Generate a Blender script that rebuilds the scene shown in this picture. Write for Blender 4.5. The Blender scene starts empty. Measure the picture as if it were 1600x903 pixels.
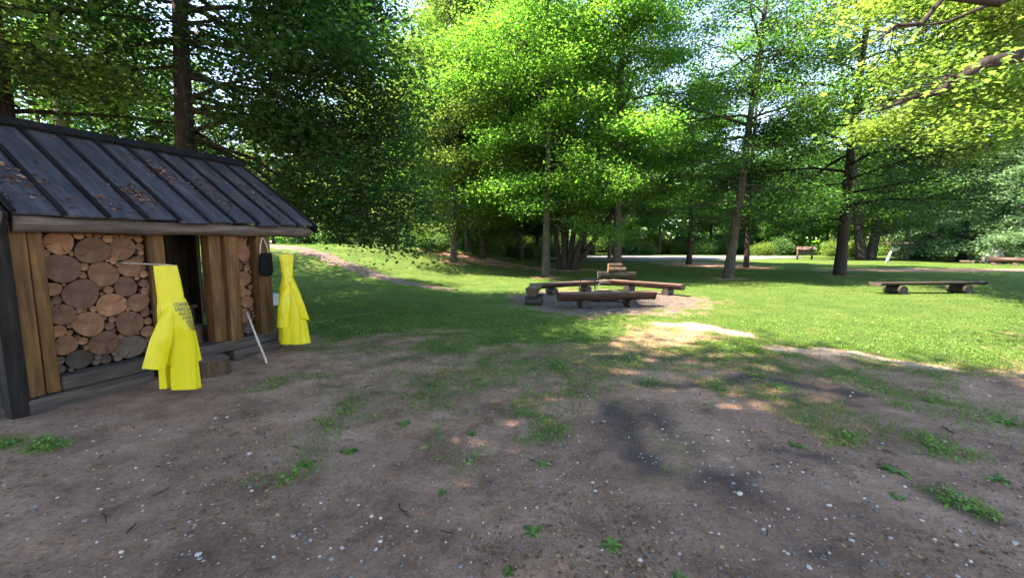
import bpy, math, random
import numpy as np
from mathutils import Vector, Matrix

# ------------------------------------------------------------------ camera, sky, sun, exposure
scene = bpy.context.scene
COL = scene.collection
PITCH = math.atan(71.5 / 640.0)
EYE = 1.6
cam_d = bpy.data.cameras.new('camera')
cam_d.sensor_width = 36.0
cam_d.lens = 640.0 / 1600.0 * 36.0
cam_d.clip_start = 0.05
cam_d.clip_end = 2000.0
cam = bpy.data.objects.new('camera', cam_d)
COL.objects.link(cam)
cam.location = (0, 0, EYE)
cam.rotation_euler = (math.radians(90) - PITCH, 0, 0)
scene.camera = cam

SUN_AZ = math.radians(-95)      # from +Y towards +X
SUN_EL = math.radians(56)
world = bpy.data.worlds.new('World')
scene.world = world
world.use_nodes = True
wn = world.node_tree
bg = wn.nodes['Background']
sky = wn.nodes.new('ShaderNodeTexSky')
sky.sky_type = 'NISHITA'
sky.sun_disc = False
sky.sun_elevation = SUN_EL
sky.sun_rotation = SUN_AZ
sky.altitude = 1500.0
sky.air_density = 1.0
sky.dust_density = 0.0
sky.ozone_density = 2.2
wn.links.new(sky.outputs['Color'], bg.inputs['Color'])
bg.inputs['Strength'].default_value = 0.15

sun_d = bpy.data.lights.new('sun', 'SUN')
sun_d.energy = 5.0
sun_d.angle = math.radians(0.55)
sun_d.color = (1.0, 0.955, 0.88)
sun = bpy.data.objects.new('sun', sun_d)
COL.objects.link(sun)
sd = Vector((math.sin(SUN_AZ) * math.cos(SUN_EL), math.cos(SUN_AZ) * math.cos(SUN_EL), math.sin(SUN_EL)))
sun.rotation_euler = sd.to_track_quat('Z', 'Y').to_euler()
sun.location = (-20, 20, 40)

vs = scene.view_settings
vs.view_transform = 'Standard'
vs.look = 'None'
vs.gamma = 1.0
vs.use_curve_mapping = False
vs.exposure = 2.95
try:
    vs.use_white_balance = True          # the camera was balanced for shade
    vs.white_balance_temperature = 7900
    vs.white_balance_tint = 16
except Exception:
    pass

cy = scene.cycles
cy.max_bounces = 7
cy.diffuse_bounces = 4
cy.glossy_bounces = 2
cy.transmission_bounces = 5
cy.transparent_max_bounces = 6
cy.caustics_reflective = False
cy.caustics_refractive = False
cy.sample_clamp_indirect = 6.0
cy.use_denoising = True
try:
    cy.denoiser = 'OPENIMAGEDENOISE'
    cy.denoising_input_passes = 'RGB_ALBEDO_NORMAL'
except Exception:
    pass


# ------------------------------------------------------------------ survey helpers
def ray(x, y):
    a = (x - 800) / 640
    b = -(y - 451.5) / 640
    return a, math.cos(PITCH) + b * math.sin(PITCH), -math.sin(PITCH) + b * math.cos(PITCH)


def gp(x, y, z=0.0):
    r = ray(x, y)
    s = (z - EYE) / r[2]
    return r[0] * s, r[1] * s


def at(x, y, d):
    r = ray(x, y)
    s = d / r[1]
    return Vector((r[0] * s, d, EYE + r[2] * s))


def sstep(a, b, x):
    t = np.clip((np.asarray(x, float) - a) / (b - a), 0, 1)
    return t * t * (3 - 2 * t)


_rng = np.random.default_rng(11)
_NT = _rng.random((256, 256))


def vnoise(x, y):
    x = np.asarray(x, float); y = np.asarray(y, float)
    xi = np.floor(x).astype(int); yi = np.floor(y).astype(int)
    fx = x - xi; fy = y - yi
    fx = fx * fx * (3 - 2 * fx); fy = fy * fy * (3 - 2 * fy)
    a = _NT[xi & 255, yi & 255]; b = _NT[(xi + 1) & 255, yi & 255]
    c = _NT[xi & 255, (yi + 1) & 255]; d = _NT[(xi + 1) & 255, (yi + 1) & 255]
    return (a * (1 - fx) + b * fx) * (1 - fy) + (c * (1 - fx) + d * fx) * fy


def fbm(x, y, o=4):
    s = 0; a = 0.5; t = 0
    for i in range(o):
        s = s + a * vnoise(np.asarray(x) * 2 ** i + 17.3 * i, np.asarray(y) * 2 ** i + 5.1 * i)
        t += a; a *= 0.55
    return s / t


def ground_z(x, y):
    x = np.asarray(x, float); y = np.asarray(y, float)
    hill = 1.5 * sstep(0, 11, -x + 0.35 * (np.minimum(y, 30) - 19)) * sstep(9, 22, y)
    micro = (fbm(x * 0.9, y * 0.9, 3) - 0.5) * 0.05 * sstep(60, 20, np.abs(y))
    micro2 = (fbm(x * 4.3, y * 4.3, 3) - 0.5) * 0.04 * sstep(16, 8, np.hypot(x, y))
    return hill + micro + micro2


def gz(x, y):
    return float(ground_z(x, y))


def seg_d(x, y, pts):
    d = np.full(np.shape(x), 1e9)
    for (ax, ay), (bx, by) in zip(pts[:-1], pts[1:]):
        vx, vy = bx - ax, by - ay
        L = vx * vx + vy * vy + 1e-9
        t = np.clip(((x - ax) * vx + (y - ay) * vy) / L, 0, 1)
        d = np.minimum(d, np.hypot(x - ax - t * vx, y - ay - t * vy))
    return d


def pts_px(lst):
    return [gp(a, b) for a, b in lst]


PIT = (2.55, 11.5)
PATCH_LINES = [  # (line of grass on the bare yard, half width)
    (pts_px([(558, 618), (520, 660), (480, 700), (452, 735)]), 0.16),
    (pts_px([(500, 590), (415, 604)]), 0.13),
    (pts_px([(1110, 600), (1180, 612), (1250, 630), (1310, 655)]), 0.25),
    (pts_px([(1290, 668), (1320, 690)]), 0.16),
    (pts_px([(1370, 660), (1440, 690)]), 0.17),
    (pts_px([(800, 595), (830, 650), (860, 672)]), 0.17),
    (pts_px([(1130, 570), (1190, 578)]), 0.22),
    (pts_px([(1400, 605), (1470, 625)]), 0.15),
    (pts_px([(1560, 655), (1600, 668)]), 0.18),
    (pts_px([(1480, 775), (1540, 800)]), 0.10),
    (pts_px([(0, 690), (95, 697)]), 0.06),
    (pts_px([(700, 590), (800, 575), (920, 558), (1040, 545)]), 0.75),
]
DARK_LINES = [  # darker marks drawn on the yard soil, with half widths
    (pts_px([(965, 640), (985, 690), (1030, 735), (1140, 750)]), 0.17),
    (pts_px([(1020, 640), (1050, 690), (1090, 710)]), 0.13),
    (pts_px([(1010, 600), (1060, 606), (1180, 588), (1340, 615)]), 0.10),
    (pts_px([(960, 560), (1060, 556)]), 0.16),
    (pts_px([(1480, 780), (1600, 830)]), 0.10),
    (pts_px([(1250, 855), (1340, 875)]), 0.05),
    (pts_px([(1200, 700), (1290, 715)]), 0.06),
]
SAND_LINES = [
    (pts_px([(1210, 546), (1300, 549), (1380, 560), (1450, 574)]), 0.24),
    (pts_px([(1040, 508), (1090, 510), (1150, 520)]), 0.30),
]


TRUNKS = [((a - 800) / 640 * d, d) for a, d in ((709, 22.5), (853, 19.3), (964, 20.5), (1138, 18.7), (1166, 27), (1313, 20.6), (1076, 31))]


def masks(x, y):
    """grass, dark marks, sand cover at a ground point"""
    x = np.asarray(x, float); y = np.asarray(y, float)
    n = fbm(x * 0.7 + 3, y * 0.7, 4); n2 = fbm(x * 3.1, y * 3.1 + 9, 3)
    edge = 6.4 - 1.3 * sstep(-2.4, -0.6, x) + 0.9 * sstep(0.9, 2.0, x) - 1.6 * sstep(2.6, 4.2, x)
    g = sstep(-1.7, 2.4, (y - edge) + (n - 0.5) * 4.2 + (n2 - 0.5) * 2.6)
    g = np.maximum(g, sstep(9, 12, y))
    pat = np.zeros_like(x)
    for ln, w in PATCH_LINES:
        d = seg_d(x, y, ln) / w
        pat = np.maximum(pat, sstep(1.9, 0.0, d * 0.9 + (n2 - 0.5) * 3.2 + (n - 0.5) * 2.0))
    g = np.maximum(g, pat * 0.58)
    sand = np.zeros_like(x)
    for ln, w in SAND_LINES:
        d = seg_d(x, y, ln) / w
        sand = np.maximum(sand, sstep(1.4, 0.3, d + (n2 - 0.5) * 1.5))
    g = g * (1 - 0.85 * sand)
    pit = np.hypot((x - PIT[0]) / 2.9, (y - PIT[1]) / 2.5)
    g = g * sstep(0.72, 1.15, pit + (n2 - 0.5) * 0.75 + (n - 0.5) * 0.5)
    # bare earth under some trees and at the far edge
    for bx, by, rx, ry in ((14.5, 30, 3.5, 5), (26, 24.5, 9, 1.6), (3.3, 25, 2.5, 2.0), (-2.5, 26, 4, 2)):
        d = np.hypot((x - bx) / rx, (y - by) / ry)
        g = g * (0.25 + 0.75 * sstep(0.5, 1.2, d + (n2 - 0.5) * 0.8))
    for tx_, ty_ in TRUNKS:
        d = np.hypot(x - tx_, y - ty_)
        g = g * (0.25 + 0.75 * sstep(0.35, 1.1, d + (n2 - 0.5) * 0.6))
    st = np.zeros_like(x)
    for ln, w in DARK_LINES:
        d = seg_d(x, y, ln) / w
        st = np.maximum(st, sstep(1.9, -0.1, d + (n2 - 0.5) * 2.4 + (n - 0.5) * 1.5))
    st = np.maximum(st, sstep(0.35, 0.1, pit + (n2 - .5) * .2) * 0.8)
    ash = sstep(1.25, 0.75, pit + (n2 - .5) * .5 + (n - .5) * .4)
    return g, st, sand, ash


# ------------------------------------------------------------------ mesh helpers
class MB:
    def __init__(self):
        self.v = []; self.f = []; self.m = []

    def add(self, verts, faces, mi=0):
        o = len(self.v)
        self.v.extend([tuple(p) for p in verts])
        self.f.extend([tuple(i + o for i in fc) for fc in faces])
        self.m.extend([mi] * len(faces))

    def box(self, c, s, M=None, mi=0, taper=1.0, jit=0.0, rnd=None):
        hx, hy, hz = s[0] / 2, s[1] / 2, s[2] / 2
        vs_ = []
        for z, k in ((-hz, 1), (hz, taper)):
            for x, y in ((-hx, -hy), (hx, -hy), (hx, hy), (-hx, hy)):
                p = Vector((x * k, y * k, z))
                if jit and rnd:
                    p += Vector((rnd.uniform(-jit, jit), rnd.uniform(-jit, jit), rnd.uniform(-jit, jit)))
                p = (M @ p) if M is not None else p
                vs_.append(p + Vector(c))
        self.add(vs_, [(0, 3, 2, 1), (4, 5, 6, 7), (0, 1, 5, 4), (1, 2, 6, 5), (2, 3, 7, 6), (3, 0, 4, 7)], mi)

    def tube(self, pts, rad, n=8, mi=0, cap=True, capmi=None, wob=None):
        pts = [Vector(p) for p in pts]
        k = len(pts)
        if not hasattr(rad, '__len__'):
            rad = [rad] * k
        t0 = (pts[1] - pts[0]).normalized()
        ref = Vector((0, 0, 1)) if abs(t0.z) < 0.9 else Vector((1, 0, 0))
        u = t0.cross(ref).normalized()
        vv = []
        for i in range(k):
            t = (pts[min(i + 1, k - 1)] - pts[max(i - 1, 0)]).normalized()
            u = (u - t * u.dot(t)).normalized()
            w = t.cross(u)
            for j in range(n):
                a = 2 * math.pi * j / n
                r = rad[i] * (wob[j % len(wob)] if wob else 1)
                vv.append(pts[i] + u * (r * math.cos(a)) + w * (r * math.sin(a)))
        ff = []
        for i in range(k - 1):
            for j in range(n):
                a = i * n + j; b = i * n + (j + 1) % n
                ff.append((a, b, b + n, a + n))
        self.add(vv, ff, mi)
        if cap:
            o = len(self.v) - k * n
            cm = mi if capmi is None else capmi
            self.f.append(tuple(o + j for j in reversed(range(n)))); self.m.append(cm)
            self.f.append(tuple(o + (k - 1) * n + j for j in range(n))); self.m.append(cm)

    def build(self, name, mats, parent=None, smooth=False, bevel=0.0, loc=None):
        me = bpy.data.meshes.new(name)
        me.from_pydata(self.v, [], self.f)
        if not isinstance(mats, (list, tuple)):
            mats = [mats]
        for m_ in mats:
            me.materials.append(m_)
        if len(mats) > 1:
            me.polygons.foreach_set('material_index', self.m)
        if smooth:
            me.polygons.foreach_set('use_smooth', [True] * len(me.polygons))
        me.update()
        o = bpy.data.objects.new(name, me)
        COL.objects.link(o)
        if parent:
            o.parent = parent
        if loc is not None:
            o.location = loc
        if bevel:
            b = o.modifiers.new('bevel', 'BEVEL')
            b.width = bevel; b.segments = 2; b.limit_method = 'ANGLE'; b.angle_limit = math.radians(40)
        return o


def np_mesh(name, verts, tris, mat, parent=None, rnd=None, smooth=False):
    """triangle mesh straight from arrays; rnd is one value per vertex"""
    me = bpy.data.meshes.new(name)
    verts = np.ascontiguousarray(verts, dtype=np.float32); tris = np.ascontiguousarray(tris, dtype=np.int32)
    me.vertices.add(len(verts)); me.vertices.foreach_set('co', verts.ravel())
    k = tris.shape[1]
    me.loops.add(tris.size); me.loops.foreach_set('vertex_index', tris.ravel())
    me.polygons.add(len(tris))
    me.polygons.foreach_set('loop_start', np.arange(0, tris.size, k, dtype=np.int32))
    me.polygons.foreach_set('loop_total', np.full(len(tris), k, dtype=np.int32))
    if smooth:
        me.polygons.foreach_set('use_smooth', np.ones(len(tris), dtype=bool))
    me.materials.append(mat)
    me.update(calc_edges=True)
    if rnd is not None:
        at_ = me.attributes.new('rnd', 'FLOAT', 'POINT')
        at_.data.foreach_set('value', np.ascontiguousarray(rnd, dtype=np.float32))
    o = bpy.data.objects.new(name, me)
    COL.objects.link(o)
    if parent:
        o.parent = parent
    return o


def tag(o, label=None, cat=None, group=None, kind=None):
    if label: o['label'] = label
    if cat: o['category'] = cat
    if group: o['group'] = group
    if kind: o['kind'] = kind
    return o


def empty(name, loc, rz=0.0):
    o = bpy.data.objects.new(name, None)
    o.empty_display_size = 0.2
    COL.objects.link(o)
    o.location = loc
    o.rotation_euler = (0, 0, rz)
    return o


def copy_tree(o, parent=None):
    c = o.copy()
    COL.objects.link(c)
    if parent:
        c.parent = parent
    for ch in [k for k in o.children]:
        copy_tree(ch, c)
    return c


# ------------------------------------------------------------------ materials
def new_mat(name):
    m = bpy.data.materials.new(name)
    m.use_nodes = True
    nt = m.node_tree
    return m, nt, nt.nodes['Principled BSDF'], nt.nodes['Material Output']


def N(nt, typ, **kw):
    n = nt.nodes.new(typ)
    for k, v in kw.items():
        setattr(n, k, v)
    return n


def noise_col(nt, vec, scale, cols, detail=6, rough=0.6):
    """noise -> colour ramp"""
    tx = N(nt, 'ShaderNodeTexNoise')
    tx.inputs['Scale'].default_value = scale
    tx.inputs['Detail'].default_value = detail
    tx.inputs['Roughness'].default_value = rough
    if vec is not None:
        nt.links.new(vec, tx.inputs['Vector'])
    rp = N(nt, 'ShaderNodeValToRGB')
    e = rp.color_ramp.elements
    e[0].position = cols[0][0]; e[0].color = (*cols[0][1], 1)
    e[1].position = cols[-1][0]; e[1].color = (*cols[-1][1], 1)
    for p, c in cols[1:-1]:
        el = e.new(p); el.color = (*c, 1)
    nt.links.new(tx.outputs['Fac'], rp.inputs['Fac'])
    return rp.outputs['Color'], tx.outputs['Fac']


def mixc(nt, fac, a, b, mode='MIX'):
    n = N(nt, 'ShaderNodeMix', data_type='RGBA', blend_type=mode)
    for s, v in ((n.inputs[0], fac), (n.inputs[6], a), (n.inputs[7], b)):
        if hasattr(v, 'links') or isinstance(v, bpy.types.NodeSocket):
            nt.links.new(v, s)
        elif isinstance(v, (int, float)):
            s.default_value = v
        else:
            s.default_value = (*v, 1)
    return n.outputs[2]


def bump(nt, bs, h, strength, dist):
    b = N(nt, 'ShaderNodeBump')
    b.inputs['Strength'].default_value = strength
    b.inputs['Distance'].default_value = dist
    nt.links.new(h, b.inputs['Height'])
    nt.links.new(b.outputs['Normal'], bs.inputs['Normal'])


def wood_mat(name, c_dark, c_mid, c_light, stretch=(14, 14, 1.2), rough=0.75, bump_s=0.5, scale=1.0, spec=0.25):
    m, nt, bs, out = new_mat(name)
    tc = N(nt, 'ShaderNodeTexCoord')
    oi = N(nt, 'ShaderNodeObjectInfo')
    mp = N(nt, 'ShaderNodeMapping')
    mp.inputs['Scale'].default_value = stretch
    ad = N(nt, 'ShaderNodeVectorMath', operation='ADD')
    sc = N(nt, 'ShaderNodeVectorMath', operation='SCALE')
    cb = N(nt, 'ShaderNodeCombineXYZ')
    for i in range(3):
        nt.links.new(oi.outputs['Random'], cb.inputs[i])
    nt.links.new(cb.outputs[0], sc.inputs[0]); sc.inputs['Scale'].default_value = 37.0
    nt.links.new(tc.outputs['Object'], ad.inputs[0]); nt.links.new(sc.outputs[0], ad.inputs[1])
    nt.links.new(ad.outputs[0], mp.inputs['Vector'])
    col, fac = noise_col(nt, mp.outputs[0], 1.6 * scale, [(0.28, c_dark), (0.5, c_mid), (0.74, c_light)], 8, 0.65)
    col2, f2 = noise_col(nt, ad.outputs[0], 3.0, [(0.3, (0.55, 0.55, 0.55)), (0.7, (1, 1, 1))], 4)
    c = mixc(nt, 0.7, col, col2, 'MULTIPLY')
    nt.links.new(c, bs.inputs['Base Color'])
    bs.inputs['Roughness'].default_value = rough
    bs.inputs['Specular IOR Level'].default_value = spec
    bump(nt, bs, fac, bump_s, 0.02)
    return m


def leaf_mat(name, c0, c1, c2, tr, trans=0.45, rough=0.42):
    m, nt, bs, out = new_mat(name)
    a = N(nt, 'ShaderNodeAttribute', attribute_name='rnd')
    oi = N(nt, 'ShaderNodeObjectInfo')
    rp = N(nt, 'ShaderNodeValToRGB')
    e = rp.color_ramp.elements
    e[0].position = 0.0; e[0].color = (*c0, 1)
    e[1].position = 1.0; e[1].color = (*c2, 1)
    k = e.new(0.55); k.color = (*c1, 1)
    nt.links.new(a.outputs['Fac'], rp.inputs['Fac'])
    hs = N(nt, 'ShaderNodeHueSaturation')
    mr = N(nt, 'ShaderNodeMapRange')
    mr.inputs['To Min'].default_value = 0.8; mr.inputs['To Max'].default_value = 1.2
    nt.links.new(oi.outputs['Random'], mr.inputs['Value'])
    nt.links.new(mr.outputs[0], hs.inputs['Value'])
    nt.links.new(rp.outputs['Color'], hs.inputs['Color'])
    nt.links.new(hs.outputs[0], bs.inputs['Base Color'])
    bs.inputs['Roughness'].default_value = rough
    bs.inputs['Specular IOR Level'].default_value = 0.2
    tl = N(nt, 'ShaderNodeBsdfTranslucent')
    tc_ = mixc(nt, 1.0, hs.outputs[0], tr, 'MULTIPLY')
    nt.links.new(tc_, tl.inputs['Color'])
    mx = N(nt, 'ShaderNodeMixShader')
    mx.inputs[0].default_value = trans
    nt.links.new(bs.outputs[0], mx.inputs[1]); nt.links.new(tl.outputs[0], mx.inputs[2])
    nt.links.new(mx.outputs[0], out.inputs['Surface'])
    return m


TRM = (3.2, 3.7, 1.5)
M_LEAF = {
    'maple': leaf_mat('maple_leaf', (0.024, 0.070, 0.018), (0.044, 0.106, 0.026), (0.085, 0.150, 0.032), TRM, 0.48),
    'bright': leaf_mat('bright_maple_leaf', (0.044, 0.086, 0.022), (0.072, 0.122, 0.032), (0.112, 0.150, 0.040), (2.7, 2.8, 1.6), 0.48),
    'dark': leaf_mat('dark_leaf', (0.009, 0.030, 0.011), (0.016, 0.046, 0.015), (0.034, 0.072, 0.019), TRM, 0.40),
    'mid': leaf_mat('mid_leaf', (0.017, 0.054, 0.018), (0.030, 0.080, 0.025), (0.058, 0.112, 0.030), TRM, 0.45),
    'needle': leaf_mat('conifer_needles', (0.060, 0.130, 0.070), (0.092, 0.175, 0.092), (0.14, 0.23, 0.11), (1.8, 1.8, 1.2), 0.3),
    'weed': leaf_mat('weed_leaf', (0.045, 0.105, 0.02), (0.075, 0.15, 0.03), (0.12, 0.20, 0.045), (2.2, 2.2, 1.0), 0.35),
    'shrub': leaf_mat('shrub_leaf', (0.030, 0.085, 0.032), (0.055, 0.125, 0.045), (0.09, 0.165, 0.055), (2.2, 2.2, 1.2), 0.4),
}


def bark_mat(name, c0, c1, c2, moss=None):
    m, nt, bs, out = new_mat(name)
    tc = N(nt, 'ShaderNodeTexCoord')
    mp = N(nt, 'ShaderNodeMapping'); mp.inputs['Scale'].default_value = (9, 9, 1.6)
    nt.links.new(tc.outputs['Object'], mp.inputs['Vector'])
    col, fac = noise_col(nt, mp.outputs[0], 2.4, [(0.3, c0), (0.5, c1), (0.72, c2)], 8, 0.7)
    if moss:
        _, mf = noise_col(nt, tc.outputs['Object'], 1.7, [(0, (0, 0, 0)), (1, (1, 1, 1))], 5)
        mr = N(nt, 'ShaderNodeMapRange'); mr.inputs['From Min'].default_value = 0.52; mr.inputs['From Max'].default_value = 0.66
        nt.links.new(mf, mr.inputs['Value'])
        col = mixc(nt, mr.outputs[0], col, moss)
    nt.links.new(col, bs.inputs['Base Color'])
    bs.inputs['Roughness'].default_value = 0.9
    bs.inputs['Specular IOR Level'].default_value = 0.15
    bump(nt, bs, fac, 0.9, 0.04)
    return m


M_BARK = {
    'grey': bark_mat('grey_bark', (0.020, 0.016, 0.013), (0.044, 0.036, 0.029), (0.10, 0.085, 0.07), (0.06, 0.075, 0.04)),
    'dark': bark_mat('dark_bark', (0.012, 0.010, 0.008), (0.026, 0.021, 0.017), (0.055, 0.045, 0.037)),
    'pale': bark_mat('pale_bark', (0.12, 0.10, 0.085), (0.22, 0.19, 0.16), (0.36, 0.33, 0.29)),
    'mossy': bark_mat('mossy_bark', (0.035, 0.03, 0.022), (0.07, 0.058, 0.042), (0.13, 0.11, 0.08), (0.09, 0.12, 0.03)),
}


# ------------------------------------------------------------------ ground
def ground_mat():
    m, nt, bs, out = new_mat('yard_ground')
    tc = N(nt, 'ShaderNodeTexCoord')
    P = tc.outputs['Object']
    a = N(nt, 'ShaderNodeAttribute', attribute_name='cover')
    sp = N(nt, 'ShaderNodeSeparateColor'); nt.links.new(a.outputs['Color'], sp.inputs[0])
    soil, f1 = noise_col(nt, P, 2.2, [(0.34, (0.175, 0.098, 0.066)), (0.5, (0.35, 0.208, 0.142)), (0.68, (0.50, 0.318, 0.225))], 15, 0.78)
    fine, f2 = noise_col(nt, P, 42, [(0.32, (0.42, 0.40, 0.39)), (0.5, (0.95, 0.94, 0.93)), (0.7, (1.3, 1.27, 1.25))], 8, 0.78)
    soil = mixc(nt, 0.85, soil, fine, 'MULTIPLY')
    big, _b = noise_col(nt, P, 0.75, [(0.34, (0.58, 0.55, 0.53)), (0.62, (1.12, 1.10, 1.08))], 6, 0.6)
    soil = mixc(nt, 0.8, soil, big, 'MULTIPLY')
    # grit: pale specks of small stones in the soil
    vo = N(nt, 'ShaderNodeTexVoronoi'); vo.inputs['Scale'].default_value = 55
    nt.links.new(P, vo.inputs['Vector'])
    sv = N(nt, 'ShaderNodeSeparateColor'); nt.links.new(vo.outputs['Color'], sv.inputs[0])
    gt = N(nt, 'ShaderNodeMath', operation='GREATER_THAN'); gt.inputs[1].default_value = 0.86
    nt.links.new(sv.outputs[0], gt.inputs[0])
    lt = N(nt, 'ShaderNodeMath', operation='LESS_THAN'); lt.inputs[1].default_value = 0.28
    nt.links.new(vo.outputs['Distance'], lt.inputs[0])
    mu = N(nt, 'ShaderNodeMath', operation='MULTIPLY')
    nt.links.new(gt.outputs[0], mu.inputs[0]); nt.links.new(lt.outputs[0], mu.inputs[1])
    mu2 = N(nt, 'ShaderNodeMath', operation='MULTIPLY'); mu2.inputs[1].default_value = 0.55
    nt.links.new(mu.outputs[0], mu2.inputs[0])
    soil = mixc(nt, mu2.outputs[0], soil, (0.36, 0.33, 0.30))
    sand, _ = noise_col(nt, P, 7, [(0.3, (0.27, 0.20, 0.145)), (0.7, (0.38, 0.30, 0.225))], 10, 0.7)
    soil = mixc(nt, sp.outputs[2], soil, sand)
    ashc, _ = noise_col(nt, P, 5, [(0.3, (0.05, 0.040, 0.034)), (0.7, (0.15, 0.124, 0.108))], 10, 0.7)
    soil = mixc(nt, a.outputs['Alpha'], soil, ashc)
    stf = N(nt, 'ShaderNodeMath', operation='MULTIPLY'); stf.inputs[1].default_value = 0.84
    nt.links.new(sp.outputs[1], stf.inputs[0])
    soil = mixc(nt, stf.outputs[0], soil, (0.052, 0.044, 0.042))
    grass, fg = noise_col(nt, P, 1.3, [(0.3, (0.032, 0.072, 0.014)), (0.5, (0.054, 0.100, 0.020)), (0.72, (0.105, 0.132, 0.034))], 10, 0.7)
    gfine, fgf = noise_col(nt, P, 60, [(0.3, (0.5, 0.55, 0.5)), (0.65, (1.1, 1.1, 1.0))], 5, 0.7)
    grass = mixc(nt, 0.8, grass, gfine, 'MULTIPLY')
    # break the edge of the grass with fine noise
    mr = N(nt, 'ShaderNodeMath', operation='ADD')
    m1 = N(nt, 'ShaderNodeMath', operation='MULTIPLY_ADD'); m1.inputs[1].default_value = 1.3; m1.inputs[2].default_value = -0.65
    _, fe = noise_col(nt, P, 14, [(0, (0, 0, 0)), (1, (1, 1, 1))], 8, 0.75)
    nt.links.new(fe, m1.inputs[0])
    nt.links.new(sp.outputs[0], mr.inputs[0]); nt.links.new(m1.outputs[0], mr.inputs[1])
    ms = N(nt, 'ShaderNodeMapRange', interpolation_type='SMOOTHSTEP')
    ms.inputs['From Min'].default_value = 0.36; ms.inputs['From Max'].default_value = 0.98
    nt.links.new(mr.outputs[0], ms.inputs['Value'])
    c = mixc(nt, ms.outputs[0], soil, grass)
    nt.links.new(c, bs.inputs['Base Color'])
    bs.inputs['Roughness'].default_value = 0.95
    bs.inputs['Specular IOR Level'].default_value = 0.12
    hb = N(nt, 'ShaderNodeMath', operation='ADD')
    nt.links.new(f1, hb.inputs[0]); nt.links.new(f2, hb.inputs[1])
    bump(nt, bs, hb.outputs[0], 0.9, 0.05)
    return m


def graded(lo, a, b, hi, step, grow=1.25):
    mid = np.arange(a, b + 1e-6, step)
    left = [a]; s = step
    while left[-1] > lo:
        s *= grow; left.append(left[-1] - s)
    right = [b]; s = step
    while right[-1] < hi:
        s *= grow; right.append(right[-1] + s)
    return np.concatenate([np.array(left[:0:-1]), mid, np.array(right[1:])])


xs = graded(-500, -8, 10, 500, 0.075, 1.10)
ys = graded(-80, 1.0, 16, 600, 0.075, 1.06)
GX, GY = np.meshgrid(xs, ys)
GV = np.stack([GX.ravel(), GY.ravel(), ground_z(GX, GY).ravel()], 1)
nx, ny = len(xs), len(ys)
ii, jj = np.meshgrid(np.arange(nx - 1), np.arange(ny - 1))
q = (jj * nx + ii).ravel()
GF = np.stack([q, q + 1, q + nx + 1, q + nx], 1)
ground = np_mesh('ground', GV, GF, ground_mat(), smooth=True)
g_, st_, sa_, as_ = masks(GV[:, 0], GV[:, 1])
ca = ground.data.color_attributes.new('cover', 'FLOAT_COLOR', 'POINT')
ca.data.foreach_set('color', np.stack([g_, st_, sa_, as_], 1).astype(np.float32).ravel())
tag(ground, kind='structure')


def strip(name, pts, widths, mat, lift=0.012, seed=1, sub=10, ragged=0.25):
    rnd = random.Random(seed)
    P = []
    for i in range(len(pts) - 1):
        for k in range(sub):
            t = k / sub
            P.append((pts[i][0] * (1 - t) + pts[i + 1][0] * t, pts[i][1] * (1 - t) + pts[i + 1][1] * t, widths[i] * (1 - t) + widths[i + 1] * t))
    P.append((*pts[-1], widths[-1]))
    b = MB(); vv = []; ff = []
    K = 9
    for i, (x, y, w) in enumerate(P):
        x0, y0 = P[max(i - 1, 0)][:2]; x1, y1 = P[min(i + 1, len(P) - 1)][:2]
        dx, dy = x1 - x0, y1 - y0; L = math.hypot(dx, dy); nx_, ny_ = -dy / L, dx / L
        eL = w * (1 + rnd.uniform(-ragged, ragged)); eR = w * (1 + rnd.uniform(-ragged, ragged))
        for k in range(K):
            s = -eL + (eL + eR) * k / (K - 1)
            px_, py_ = x + nx_ * s, y + ny_ * s
            vv.append((px_, py_, gz(px_, py_) + lift - (0.03 if k in (0, K - 1) else 0)))
    for i in range(len(P) - 1):
        for k in range(K - 1):
            a = i * K + k
            ff.append((a, a + K, a + K + 1, a + 1))
    b.add(vv, ff)
    return b.build(name, mat, smooth=True)


def plain_ground_mat(name, c0, c1, scale=3.0):
    m, nt, bs, out = new_mat(name)
    tc = N(nt, 'ShaderNodeTexCoord')
    col, f = noise_col(nt, tc.outputs['Object'], scale, [(0.3, c0), (0.7, c1)], 12, 0.72)
    nt.links.new(col, bs.inputs['Base Color'])
    bs.inputs['Roughness'].default_value = 0.95
    bump(nt, bs, f, 0.5, 0.03)
    return m


PATH_PTS = [(-1.9, 14.0), (-3.2, 14.8), (-4.8, 15.9), (-6.6, 17.1), (-8.8, 18.6), (-11.6, 20.4), (-15, 23)]
PATH_W = [0.12, 0.24, 0.34, 0.42, 0.48, 0.55, 0.6]
tag(strip('path', PATH_PTS, PATH_W, plain_ground_mat('path_dirt', (0.045, 0.030, 0.022), (0.10, 0.068, 0.051)), 0.03, 3, ragged=0.45), kind='structure')
ROAD_PTS = [(3.5, 44), (12, 44.6), (20, 46), (29, 48), (34, 49.5)]
tag(strip('road', ROAD_PTS, [6.5, 7.5, 7.0, 4.5, 1.2], plain_ground_mat('road_asphalt', (0.05, 0.05, 0.054), (0.10, 0.10, 0.106), 1.0), 0.05, 5, 12, 0.06), kind='structure')


def path_d(x, y):
    return seg_d(x, y, PATH_PTS)


# ------------------------------------------------------------------ wooden shelter
UX = Vector((0.372, 0.928, 0)).normalized()
VX = Vector((UX.y, -UX.x, 0))                 # outwards, to the yard
HO = Vector((-4.56, 3.73, 0))
HRZ = math.atan2(UX.y, UX.x)                  # local x runs along the front, local y runs into the hut
hut = empty('wood_shelter', HO, HRZ)
tag(hut, 'small timber shelter with dark plank roof and firewood bays on the left', 'shelter')


def hut_pt(u, v, z):
    """u along the front, v outward from it"""
    return HO + UX * u + VX * v + Vector((0, 0, z))


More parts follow.
